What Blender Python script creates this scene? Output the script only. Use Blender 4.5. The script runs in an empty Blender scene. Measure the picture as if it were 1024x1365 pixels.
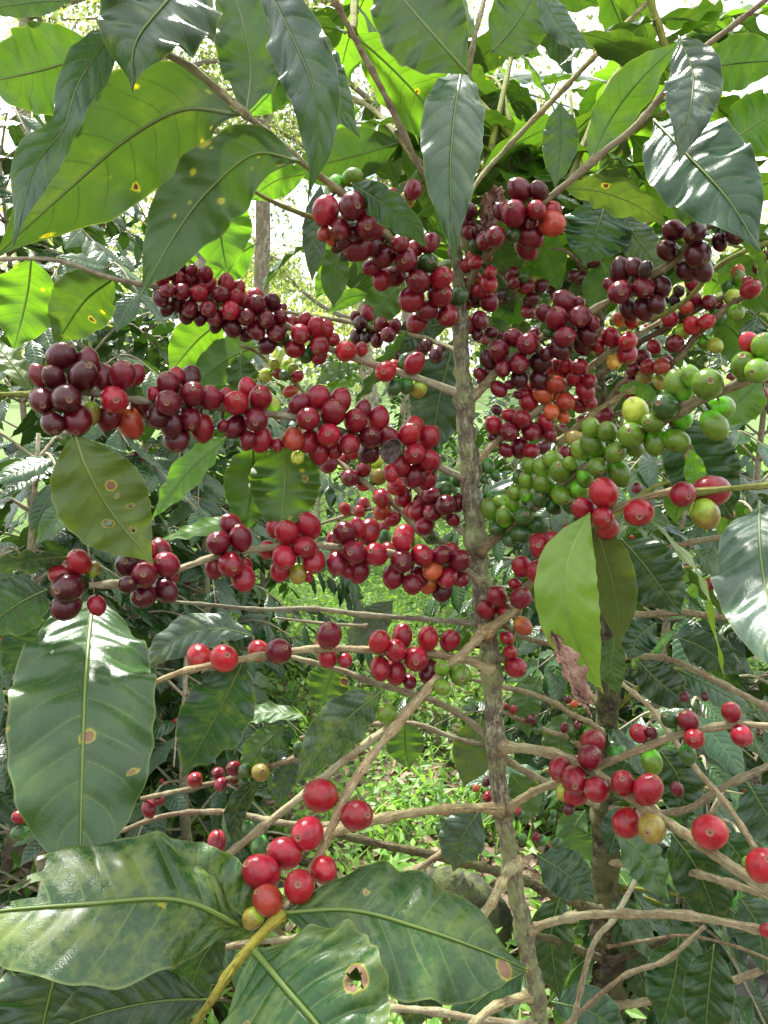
import bpy, math, random
import numpy as np
from mathutils import Vector, Matrix, Quaternion

R = math.radians
random.seed(7)
rng = np.random.default_rng(11)
SC = bpy.context.scene
COL = SC.collection

# ------------------------------------------------------------------ camera, sky, sun, exposure
F, CX, CY = 990.0, 512.0, 682.5
CAM = np.array([0.0, 0.0, 1.35])
PITCH = R(10)
cd = bpy.data.cameras.new('camera')
cam = bpy.data.objects.new('camera', cd)
COL.objects.link(cam)
cam.location = CAM
cam.rotation_euler = (R(90) - PITCH, 0, 0)
cd.sensor_fit = 'VERTICAL'
cd.angle = 2 * math.atan(CY / F)
cd.clip_start, cd.clip_end = 0.02, 900
SC.camera = cam

SUN_EL, SUN_AZ = 58, -24      # azimuth from +Y, positive to the right
w = bpy.data.worlds.new('World'); SC.world = w; w.use_nodes = True
nt = w.node_tree; nt.nodes.clear()
sky = nt.nodes.new('ShaderNodeTexSky'); sky.sky_type = 'NISHITA'; sky.sun_disc = False
sky.sun_elevation = R(SUN_EL); sky.sun_rotation = R(SUN_AZ); sky.air_density = 1.0; sky.dust_density = 1.5
tc = nt.nodes.new('ShaderNodeTexCoord')
nz = nt.nodes.new('ShaderNodeTexNoise'); nz.inputs['Scale'].default_value = 2.6; nz.inputs['Detail'].default_value = 7; nz.inputs['Roughness'].default_value = .62
rp = nt.nodes.new('ShaderNodeValToRGB'); rp.color_ramp.elements[0].position = .36; rp.color_ramp.elements[1].position = .50
mx = nt.nodes.new('ShaderNodeMix'); mx.data_type = 'RGBA'
mx.inputs['B'].default_value = (10.5, 10.6, 10.7, 1)
bg = nt.nodes.new('ShaderNodeBackground'); bg.inputs['Strength'].default_value = 0.085
wo = nt.nodes.new('ShaderNodeOutputWorld')
nt.links.new(tc.outputs['Generated'], nz.inputs['Vector'])
nt.links.new(nz.outputs['Fac'], rp.inputs['Fac'])
nt.links.new(rp.outputs['Color'], mx.inputs['Factor'])
nt.links.new(sky.outputs['Color'], mx.inputs['A'])
nt.links.new(mx.outputs['Result'], bg.inputs['Color'])
nt.links.new(bg.outputs['Background'], wo.inputs['Surface'])

sd = bpy.data.lights.new('sun', 'SUN'); sd.energy = 4.5; sd.angle = R(5.0); sd.color = (1, .96, .89)
so = bpy.data.objects.new('sun', sd); COL.objects.link(so)
sdir = Vector((math.sin(R(SUN_AZ)) * math.cos(R(SUN_EL)), math.cos(R(SUN_AZ)) * math.cos(R(SUN_EL)), math.sin(R(SUN_EL))))
so.rotation_euler = sdir.to_track_quat('Z', 'Y').to_euler()
SC.view_settings.view_transform = 'Standard'
try: SC.view_settings.look = 'None'
except Exception: pass
SC.view_settings.exposure = 1.6
SC.view_settings.gamma = 1
SC.view_settings.use_curve_mapping = False
SC.cycles.max_bounces = 8
SC.cycles.transmission_bounces = 6
SC.cycles.use_denoising = True

# ------------------------------------------------------------------ helpers
cp, sp = math.cos(PITCH), math.sin(PITCH)
def P(px, py, d):
    """a point of the place: bearing of a photo pixel and its distance in front of the camera"""
    x = (px - CX) / F * d; v = -(py - CY) / F * d
    return CAM + np.array([x, d * cp + v * sp, v * cp - d * sp])
def nrm(v):
    v = np.asarray(v, float); return v / (np.linalg.norm(v) + 1e-12)
def spline(pts, n):
    """Catmull-Rom through rows of pts"""
    p = np.asarray(pts, float)
    if len(p) == 2:
        t = np.linspace(0, 1, n)[:, None]; return p[0] * (1 - t) + p[1] * t
    p = np.vstack([2 * p[0] - p[1], p, 2 * p[-1] - p[-2]])
    seg = np.linalg.norm(np.diff(p[1:-1, :3], axis=0), axis=1); cum = np.concatenate([[0], np.cumsum(seg)])
    out = []
    for s in np.linspace(0, cum[-1], n):
        i = min(max(np.searchsorted(cum, s, 'right') - 1, 0), len(seg) - 1)
        t = (s - cum[i]) / max(seg[i], 1e-9)
        a, b, c, d = p[i], p[i + 1], p[i + 2], p[i + 3]
        out.append(.5 * ((2 * b) + (c - a) * t + (2 * a - 5 * b + 4 * c - d) * t * t + (3 * b - a - 3 * c + d) * t ** 3))
    return np.array(out)
def mesh_np(name, verts, quads, mats, smooth=True, uv=None, mat_idx=None, attr=None):
    me = bpy.data.meshes.new(name)
    verts = np.asarray(verts, np.float32); quads = np.asarray(quads, np.int32)
    k = quads.shape[1]
    me.vertices.add(len(verts)); me.vertices.foreach_set('co', verts.ravel())
    me.loops.add(quads.size); me.loops.foreach_set('vertex_index', quads.ravel())
    me.polygons.add(len(quads)); me.polygons.foreach_set('loop_start', np.arange(0, quads.size, k, dtype=np.int32))
    me.polygons.foreach_set('loop_total', np.full(len(quads), k, np.int32))
    if mat_idx is not None: me.polygons.foreach_set('material_index', np.asarray(mat_idx, np.int32))
    me.polygons.foreach_set('use_smooth', np.full(len(quads), smooth, bool))
    if uv is not None:
        l = me.uv_layers.new(name='UVMap'); l.data.foreach_set('uv', np.asarray(uv, np.float32)[quads.ravel()].ravel())
    if attr is not None:
        for an, av in attr.items():
            a = me.attributes.new(an, 'FLOAT', 'POINT'); a.data.foreach_set('value', np.asarray(av, np.float32))
    for m in mats: me.materials.append(m)
    me.update(calc_edges=True); me.validate()
    return me
def obj(name, me, parent=None, loc=(0, 0, 0), color=None, label=None, **props):
    o = bpy.data.objects.new(name, me); COL.objects.link(o)
    o.location = loc
    if parent is not None: o.parent = parent
    if color is not None: o.color = (*color[:3], 1)
    if label: o['label'] = label
    for k, v in props.items(): o[k] = v
    return o
def thing(name, loc, label, cat, group=None):
    o = bpy.data.objects.new(name, None); COL.objects.link(o); o.location = loc; o.empty_display_size = .05
    o['label'] = label; o['category'] = cat
    if group: o['group'] = group
    return o
def tube_arrays(path, rad, sides=8, wob=0.0, rg=rng, ridge=0.0):
    path = np.asarray(path, float); n = len(path); rad = np.broadcast_to(rad, (n,)).astype(float)
    T = np.gradient(path, axis=0); T /= np.linalg.norm(T, axis=1)[:, None] + 1e-12
    ref = np.array([0, 0, 1.0]) if abs(T[0][2]) < .8 else np.array([0, 1.0, 0])
    S = nrm(np.cross(T[0], ref)); V = []
    ang = np.linspace(0, 2 * np.pi, sides, endpoint=False)
    rd = 1 + ridge * rg.standard_normal(sides)
    for i in range(n):
        S = nrm(S - T[i] * S.dot(T[i])); B = np.cross(T[i], S)
        rr = rad[i] * (rd + wob * rg.standard_normal(sides))
        V.append(path[i] + rr[:, None] * (np.cos(ang)[:, None] * S + np.sin(ang)[:, None] * B))
    V = np.concatenate(V); q = []
    for i in range(n - 1):
        for j in range(sides):
            k = (j + 1) % sides
            q.append((i * sides + j, i * sides + k, (i + 1) * sides + k, (i + 1) * sides + j))
    # caps
    c0 = len(V); V = np.vstack([V, path[0], path[-1]])
    for j in range(0, sides, 2):
        a, b, c = j, (j + 1) % sides, (j + 2) % sides
        q.append((c0, c, b, a)); o_ = (n - 1) * sides
        q.append((c0 + 1, o_ + a, o_ + b, o_ + c))
    L = np.concatenate([[0], np.cumsum(np.linalg.norm(np.diff(path, axis=0), axis=1))])
    uv = np.stack([np.tile(np.arange(sides) / sides, n), np.repeat(L, sides)], 1)
    uv = np.vstack([uv, [[0, 0], [0, L[-1]]]])
    return V, np.array(q), uv
def merge(parts):
    V, Q, U = [], [], []; o = 0
    for v, q, u in parts:
        V.append(v); Q.append(q + o); U.append(u); o += len(v)
    return np.concatenate(V), np.concatenate(Q), np.concatenate(U)

# ------------------------------------------------------------------ materials
def newmat(name):
    m = bpy.data.materials.new(name); m.use_nodes = True
    n = m.node_tree; n.nodes.clear(); return m, n
class NB:
    def __init__(s, nt): s.nt = nt
    def n(s, t, **k):
        x = s.nt.nodes.new(t)
        for a, b in k.items(): setattr(x, a, b)
        return x
    def l(s, a, b): s.nt.links.new(a, b)
    def m(s, op, a, b=None, c=None, clamp=False):
        x = s.n('ShaderNodeMath', operation=op); x.use_clamp = clamp
        for i, v in enumerate((a, b, c)):
            if v is None: continue
            if isinstance(v, (int, float)): x.inputs[i].default_value = v
            else: s.l(v, x.inputs[i])
        return x.outputs[0]
    def mix(s, f, a, b, mode='MIX'):
        x = s.n('ShaderNodeMix', data_type='RGBA', blend_type=mode)
        for k, v in (('Factor', f), ('A', a), ('B', b)):
            if isinstance(v, (int, float)): x.inputs[k].default_value = v if k == 'Factor' else (v, v, v, 1)
            elif isinstance(v, tuple): x.inputs[k].default_value = (*v[:3], 1)
            else: s.l(v, x.inputs[k])
        return x.outputs['Result']
    def noise(s, vec, scale, detail=3, rough=.5):
        x = s.n('ShaderNodeTexNoise'); x.inputs['Scale'].default_value = scale; x.inputs['Detail'].default_value = detail; x.inputs['Roughness'].default_value = rough
        if vec is not None: s.l(vec, x.inputs['Vector'])
        return x.outputs['Fac']
    def step(s, v, a, b):
        x = s.n('ShaderNodeMapRange'); x.interpolation_type = 'SMOOTHSTEP'
        s.l(v, x.inputs['Value']); x.inputs['From Min'].default_value = a; x.inputs['From Max'].default_value = b
        return x.outputs['Result']
    def oattr(s, name):
        return s.n('ShaderNodeAttribute', attribute_type='OBJECT', attribute_name=name).outputs['Fac']
    def gattr(s, name):
        return s.n('ShaderNodeAttribute', attribute_type='GEOMETRY', attribute_name=name).outputs['Fac']

def leaf_material(name, simple=False):
    m, nt = newmat(name); b = NB(nt)
    uv = b.n('ShaderNodeUVMap', uv_map='UVMap').outputs['UV']
    sx = b.n('ShaderNodeSeparateXYZ'); b.l(uv, sx.inputs[0]); u, vv = sx.outputs[0], sx.outputs[1]
    av = b.m('ABSOLUTE', vv)
    oi = b.n('ShaderNodeObjectInfo'); rnd = oi.outputs['Random']
    geo = b.n('ShaderNodeNewGeometry')
    pos = b.n('ShaderNodeTexCoord').outputs['Object']
    add = b.n('ShaderNodeVectorMath', operation='ADD'); b.l(pos, add.inputs[0])
    rv = b.n('ShaderNodeCombineXYZ'); b.l(b.m('MULTIPLY', rnd, 37.0), rv.inputs[0]); b.l(b.m('MULTIPLY', rnd, 11.0), rv.inputs[1])
    b.l(rv.outputs[0], add.inputs[1]); pv = add.outputs[0]
    # lateral veins: nine pairs curving to the tip
    L = b.m('SUBTRACT', b.m('MULTIPLY', u, 10.0), b.m('MULTIPLY', b.m('POWER', av, 1.25), 1.35))
    side = b.m('MULTIPLY', b.m('GREATER_THAN', vv, 0.0), .43)
    L = b.m('ADD', b.m('ADD', L, side), b.m('MULTIPLY_ADD', b.noise(pv, 14.0, 2), .5, -.25))
    fr = b.m('PINGPONG', L, .5)                       # 0 on a vein
    vein = b.m('SUBTRACT', 1.0, b.step(fr, .012, .055))
    vein = b.m('MULTIPLY', vein, b.m('SUBTRACT', 1.0, b.step(av, .6, .98)))
    mid = b.m('SUBTRACT', 1.0, b.step(av, .02, .05))
    vn = b.m('MAXIMUM', b.m('MULTIPLY', vein, .75), mid)
    iso = b.n('ShaderNodeVectorMath', operation='MULTIPLY'); b.l(uv, iso.inputs[0]); iso.inputs[1].default_value = (4.6, 1, 1)
    sc2 = b.n('ShaderNodeVectorMath', operation='ADD'); b.l(iso.outputs[0], sc2.inputs[0]); b.l(rv.outputs[0], sc2.inputs[1])
    uvr = sc2.outputs[0]
    n2 = b.noise(uvr, 1.1, 5, .62); n3 = b.noise(uvr, 7.0, 4, .65); n4 = b.noise(uvr, 45.0, 2, .6)
    base = oi.outputs['Color']
    var = b.m('MULTIPLY_ADD', n2, .9, .55)
    comb = b.n('ShaderNodeCombineXYZ'); [b.l(var, comb.inputs[i]) for i in range(3)]
    col = b.mix(1.0, base, comb.outputs[0], 'MULTIPLY')
    # yellower mottling in some leaves
    mot = b.m('MULTIPLY', b.step(n2, .5, .75), b.m('MULTIPLY_ADD', rnd, .5, .08))
    col = b.mix(mot, col, (.12, .16, .018))
    veincol = b.mix(.38, col, (.20, .28, .06))
    top = b.mix(b.m('MULTIPLY', vn, .6), col, veincol)
    # algae / dust on old leaves
    dust = b.oattr('dust')
    dm = b.m('MULTIPLY', dust, b.m('MAXIMUM', b.step(b.m('ADD', b.m('MULTIPLY', n3, .45), b.m('MULTIPLY', n2, .6)), .46, .64), b.m('MULTIPLY', vn, .6)))
    top = b.mix(b.m('MULTIPLY', dm, .55), top, (.15, .19, .04))
    film = b.oattr('film')
    top = b.mix(b.m('MULTIPLY', film, b.m('MULTIPLY_ADD', n3, .8, .0)), top, (.22, .27, .25))  # pale sky sheen painted into the upper side colour
    under = b.mix(.22, col, (.08, .145, .03))
    under = b.mix(b.m('MULTIPLY', vn, .5), under, b.mix(.5, under, (.035, .06, .012)))
    bc = b.mix(geo.outputs['Backfacing'], top, under)
    # rust spots
    vo = b.n('ShaderNodeTexVoronoi'); vo.inputs['Scale'].default_value = 2.4; b.l(uvr, vo.inputs['Vector'])
    vsep = b.n('ShaderNodeSeparateColor'); b.l(vo.outputs['Color'], vsep.inputs[0])
    has = b.m('LESS_THAN', vsep.outputs[0], b.oattr('spots'))
    rad = b.m('MULTIPLY_ADD', vsep.outputs[1], .2, .09)
    dd = b.m('ADD', b.m('DIVIDE', vo.outputs['Distance'], rad), b.m('MULTIPLY_ADD', n3, .9, -.45))
    sy = b.m('MULTIPLY', has, b.m('SUBTRACT', 1.0, b.step(dd, .35, 1.15)))
    sb = b.m('MULTIPLY', b.m('MULTIPLY', has, b.m('GREATER_THAN', vsep.outputs[2], .72)), b.m('SUBTRACT', 1.0, b.step(dd, .3, .5)))
    bc = b.mix(b.m('MULTIPLY', sy, .8), bc, (.38, .36, .02))
    bc = b.mix(sb, bc, (.10, .03, .012))
    dmg = b.gattr('damage')
    dj = b.m('ADD', dmg, b.m('MULTIPLY_ADD', n3, .5, -.25))
    halo = b.m('MULTIPLY', b.step(dj, .15, .45), b.m('GREATER_THAN', dmg, .02))
    core = b.m('MULTIPLY', b.step(dj, .45, .6), b.m('GREATER_THAN', dmg, .02))
    bc = b.mix(b.m('MULTIPLY', halo, .7), bc, (.33, .30, .03))
    bc = b.mix(core, bc, (.19, .105, .06))
    edge = b.m('MULTIPLY', b.step(av, .955, .99), .35)
    bc = b.mix(edge, bc, (.2, .24, .06))
    pr = b.n('ShaderNodeBsdfPrincipled'); b.l(bc, pr.inputs['Base Color'])
    ro = b.m('MULTIPLY_ADD', n3, .30, .10)
    ro = b.m('ADD', ro, b.m('MULTIPLY', b.m('MAXIMUM', dm, b.m('MAXIMUM', core, b.m('MULTIPLY', film, .25))), .35))
    ro = b.m('ADD', ro, b.m('MULTIPLY', geo.outputs['Backfacing'], .22))
    b.l(ro, pr.inputs['Roughness'])
    pr.inputs['Specular IOR Level'].default_value = .42
    b.l(b.m('MULTIPLY', b.m('SUBTRACT', 1.0, geo.outputs['Backfacing']), b.m('MULTIPLY_ADD', rnd, .2, .03)), pr.inputs['Coat Weight']); pr.inputs['Coat Roughness'].default_value = .22
    # bump: quilted blade between veins, fine grain
    hgt = b.m('ADD', b.m('MULTIPLY', b.step(fr, .0, .38), .5), b.m('MULTIPLY', n3, .16))
    hgt = b.m('SUBTRACT', hgt, b.m('MULTIPLY', mid, .4))
    hgt = b.m('ADD', hgt, b.m('ADD', b.m('MULTIPLY', n4, .12), b.m('MULTIPLY', n2, .5)))
    bp = b.n('ShaderNodeBump'); bp.inputs['Distance'].default_value = .004
    b.l(b.m('MAXIMUM', b.m('SUBTRACT', .38, b.m('MULTIPLY', b.oattr('thin'), 2.0)), .10), bp.inputs['Strength'])
    b.l(hgt, bp.inputs['Height']); b.l(bp.outputs[0], pr.inputs['Normal'])
    tr = b.n('ShaderNodeBsdfTranslucent')
    tcol = b.mix(1.0, bc, (3.0, 2.9, .9), 'MULTIPLY')
    tcol = b.mix(b.m('MULTIPLY', vn, .55), tcol, (.03, .07, .008))
    tcol = b.mix(core, tcol, (.06, .02, .008))
    b.l(tcol, tr.inputs['Color']); b.l(bp.outputs[0], tr.inputs['Normal'])
    ms = b.n('ShaderNodeMixShader'); b.l(b.m('ADD', b.oattr('thin'), .10), ms.inputs[0])
    b.l(pr.outputs[0], ms.inputs[1]); b.l(tr.outputs[0], ms.inputs[2])
    out = b.n('ShaderNodeOutputMaterial'); b.l(ms.outputs[0], out.inputs['Surface'])
    return m
M_LEAF = leaf_material('coffee_leaf')

def vein_material():
    m, nt = newmat('leaf_midrib'); b = NB(nt)
    oi = b.n('ShaderNodeObjectInfo')
    col = b.mix(.45, oi.outputs['Color'], (.22, .30, .06))
    pr = b.n('ShaderNodeBsdfPrincipled'); b.l(col, pr.inputs['Base Color']); pr.inputs['Roughness'].default_value = .45
    out = b.n('ShaderNodeOutputMaterial'); b.l(pr.outputs[0], out.inputs[0]); return m
M_VEIN = vein_material()

def cherry_material():
    m, nt = newmat('cherry_skin'); b = NB(nt)
    oi = b.n('ShaderNodeObjectInfo'); rnd = oi.outputs['Random']
    pos = b.n('ShaderNodeTexCoord').outputs['Object']
    s = b.n('ShaderNodeSeparateXYZ'); b.l(pos, s.inputs[0])
    rr = b.m('SQRT', b.m('ADD', b.m('POWER', s.outputs[0], 2.0), b.m('POWER', s.outputs[1], 2.0)))
    add = b.n('ShaderNodeVectorMath', operation='ADD'); rv = b.n('ShaderNodeCombineXYZ')
    b.l(b.m('MULTIPLY', rnd, 53.0), rv.inputs[0]); b.l(pos, add.inputs[0]); b.l(rv.outputs[0], add.inputs[1]); pv = add.outputs[0]
    n1 = b.noise(pv, 1.3, 3); n2 = b.noise(pv, 5, 4, .6); n3 = b.noise(pv, 30, 2, .6)
    var = b.m('MULTIPLY_ADD', n1, 1.1, .45); var = b.m('MULTIPLY', var, b.m('MULTIPLY_ADD', rnd, .35, .85))
    cc = b.n('ShaderNodeCombineXYZ'); [b.l(var, cc.inputs[i]) for i in range(3)]
    col = b.mix(1.0, oi.outputs['Color'], cc.outputs[0], 'MULTIPLY')
    # paler, less ripe towards the stalk
    bk = b.m('MULTIPLY', b.step(b.m('ADD', b.m('MULTIPLY', s.outputs[2], -.9), b.m('ADD', b.m('MULTIPLY', n1, 1.0), b.m('MULTIPLY', n2, .4))), .75, 1.45), .62)
    lighter = b.mix(1.0, oi.outputs['Color'], (1.5, 3.6, 1.4), 'MULTIPLY')
    dk = b.m('MULTIPLY', b.step(b.noise(pv, 2.1, 4, .6), .52, .68), .5)
    col = b.mix(dk, col, b.mix(1.0, col, (.45, .45, .6), 'MULTIPLY'))
    col = b.mix(bk, col, lighter)
    # fine lighter flecks
    col = b.mix(b.m('MULTIPLY', b.step(n3, .60, .72), .2), col, (.45, .25, .16))
    sc = b.m('MULTIPLY', b.m('MULTIPLY', b.step(n2, .66, .72), b.m('GREATER_THAN', rnd, .72)), .45)
    col = b.mix(sc, col, (.33, .2, .12))
    nav = b.m('MULTIPLY', b.m('SUBTRACT', 1.0, b.step(rr, .17, .27)), b.m('GREATER_THAN', s.outputs[2], .5))
    dot = b.m('MULTIPLY', b.m('SUBTRACT', 1.0, b.step(rr, .05, .09)), b.m('GREATER_THAN', s.outputs[2], .5))
    col = b.mix(b.m('MULTIPLY', nav, .7), col, (.22, .12, .06))
    col = b.mix(dot, col, (.04, .02, .015))
    pr = b.n('ShaderNodeBsdfPrincipled'); b.l(col, pr.inputs['Base Color'])
    b.l(b.m('ADD', b.m('MULTIPLY_ADD', n2, .28, .06), b.m('MULTIPLY', b.m('MAXIMUM', nav, sc), .35)), pr.inputs['Roughness'])
    pr.inputs['Coat Weight'].default_value = .22; pr.inputs['Coat Roughness'].default_value = .06; pr.inputs['Specular IOR Level'].default_value = .32
    bp = b.n('ShaderNodeBump'); bp.inputs['Strength'].default_value = .12; bp.inputs['Distance'].default_value = .002
    b.l(n3, bp.inputs['Height']); b.l(bp.outputs[0], pr.inputs['Normal'])
    out = b.n('ShaderNodeOutputMaterial'); b.l(pr.outputs[0], out.inputs[0]); return m
M_CHERRY = cherry_material()

def bark_material(name, c1, c2, moss=0.0, mosscol=(.10, .12, .03), scale=1.0, bump=.8):
    m, nt = newmat(name); b = NB(nt)
    uv = b.n('ShaderNodeUVMap', uv_map='UVMap').outputs['UV']
    mp = b.n('ShaderNodeMapping'); mp.inputs['Scale'].default_value = (7, 45 * scale, 1); b.l(uv, mp.inputs['Vector'])
    pos = b.n('ShaderNodeTexCoord').outputs['Object']
    n1 = b.noise(mp.outputs[0], 2.0, 6, .7)
    n2 = b.noise(pos, 130 * scale, 5, .7); n3 = b.noise(pos, 22 * scale, 5, .65); n4 = b.noise(pos, 500 * scale, 2, .6)
    mp2 = b.n('ShaderNodeMapping'); mp2.inputs['Scale'].default_value = (3, 260 * scale, 1); b.l(uv, mp2.inputs['Vector'])
    n5 = b.noise(mp2.outputs[0], 1.0, 3, .6)          # fine cross rings
    tint = b.n('ShaderNodeObjectInfo').outputs['Color']
    mixn = b.m('ADD', b.m('MULTIPLY', n1, .5), b.m('ADD', b.m('MULTIPLY', n2, .35), b.m('MULTIPLY', n5, .06)))
    col = b.mix(b.step(mixn, .44, .565), c1, c2)
    col = b.mix(b.m('MULTIPLY', b.step(n3, .5, .68), .45), col, tuple(min(.6, k * 1.25) for k in c2))
    crack = b.m('SUBTRACT', 1.0, b.step(b.m('ADD', b.m('MULTIPLY', n1, .6), b.m('MULTIPLY', n4, .4)), .40, .465))
    col = b.mix(b.m('MULTIPLY', crack, .85), col, tuple(k * .35 for k in c1))
    col = b.mix(1.0, col, tint, 'MULTIPLY')
    if moss:
        col = b.mix(b.m('MULTIPLY', b.step(b.m('ADD', b.m('MULTIPLY', n3, .6), b.m('MULTIPLY', n2, .4)), .43, .58), moss), col, mosscol)
    pr = b.n('ShaderNodeBsdfPrincipled'); b.l(col, pr.inputs['Base Color']); pr.inputs['Roughness'].default_value = .8
    pr.inputs['Specular IOR Level'].default_value = .25
    bp = b.n('ShaderNodeBump'); bp.inputs['Strength'].default_value = bump; bp.inputs['Distance'].default_value = .003 / scale
    b.l(b.m('ADD', b.m('ADD', n1, b.m('MULTIPLY', n2, .8)), b.m('ADD', b.m('MULTIPLY', n5, .3), b.m('MULTIPLY', n4, .3))), bp.inputs['Height']); b.l(bp.outputs[0], pr.inputs['Normal'])
    out = b.n('ShaderNodeOutputMaterial'); b.l(pr.outputs[0], out.inputs[0]); return m
M_BARK = bark_material('branch_bark', (.27, .225, .15), (.54, .49, .36), .4, (.31, .32, .18))
M_TRUNK = bark_material('trunk_bark', (.13, .11, .075), (.46, .43, .32), .85, (.20, .235, .09))
M_MOSSY = bark_material('mossy_trunk_bark', (.03, .024, .017), (.14, .11, .075), .75, (.085, .10, .028))
M_TREE = bark_material('tree_bark', (.2, .16, .12), (.42, .36, .29), .3, (.22, .24, .14), scale=.1)
M_TWIG = bark_material('green_twig_bark', (.20, .21, .05), (.36, .36, .10), .0)

def plain(name, col, rough=.7, var=.5, scale=20, col2=None, bump=0):
    m, nt = newmat(name); b = NB(nt)
    pos = b.n('ShaderNodeTexCoord').outputs['Object']
    n = b.noise(pos, scale, 5, .6)
    c2 = col2 or tuple(c * (1 - var) for c in col)
    c = b.mix(b.step(n, .35, .65), c2, col)
    pr = b.n('ShaderNodeBsdfPrincipled'); b.l(c, pr.inputs['Base Color']); pr.inputs['Roughness'].default_value = rough
    if bump:
        bp = b.n('ShaderNodeBump'); bp.inputs['Strength'].default_value = bump; bp.inputs['Distance'].default_value = .01
        b.l(n, bp.inputs['Height']); b.l(bp.outputs[0], pr.inputs['Normal'])
    out = b.n('ShaderNodeOutputMaterial'); b.l(pr.outputs[0], out.inputs[0]); return m
def foliage_mat(name, cols, rough=.4, thin=.4):
    """many small leaves: colour per leaf from a point attribute"""
    m, nt = newmat(name); b = NB(nt)
    a = b.gattr('shade')
    rp = b.n('ShaderNodeValToRGB'); cr = rp.color_ramp
    while len(cr.elements) < len(cols): cr.elements.new(.5)
    for i, c in enumerate(cols):
        cr.elements[i].position = i / (len(cols) - 1); cr.elements[i].color = (*c, 1)
    b.l(a, rp.inputs['Fac'])
    pr = b.n('ShaderNodeBsdfPrincipled'); b.l(rp.outputs[0], pr.inputs['Base Color']); pr.inputs['Roughness'].default_value = rough
    tr = b.n('ShaderNodeBsdfTranslucent'); b.l(b.mix(1.0, rp.outputs[0], (2.6, 2.6, 1.2), 'MULTIPLY'), tr.inputs['Color'])
    ms = b.n('ShaderNodeMixShader'); ms.inputs[0].default_value = thin
    b.l(pr.outputs[0], ms.inputs[1]); b.l(tr.outputs[0], ms.inputs[2])
    out = b.n('ShaderNodeOutputMaterial'); b.l(ms.outputs[0], out.inputs[0]); return m
M_WEED = foliage_mat('weed_leaves', [(.06, .15, .025), (.12, .25, .04), (.20, .34, .07), (.30, .43, .13)], .45, .4)
M_LITTER = foliage_mat('fallen_leaves', [(.07, .04, .025), (.17, .10, .065), (.30, .2, .15), (.36, .27, .2)], .7, .1)
M_CROWN = foliage_mat('shade_tree_leaves', [(.05, .09, .03), (.09, .13, .05), (.16, .19, .08), (.25, .26, .13)], .5, .45)
M_DRY = plain('dry_leaf', (.36, .22, .16), .7, .6, 60, (.17, .09, .06), .5)
M_HUSK = plain('dry_husk', (.10, .07, .06), .6, .6, 200, (.02, .012, .01), .6)

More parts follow.
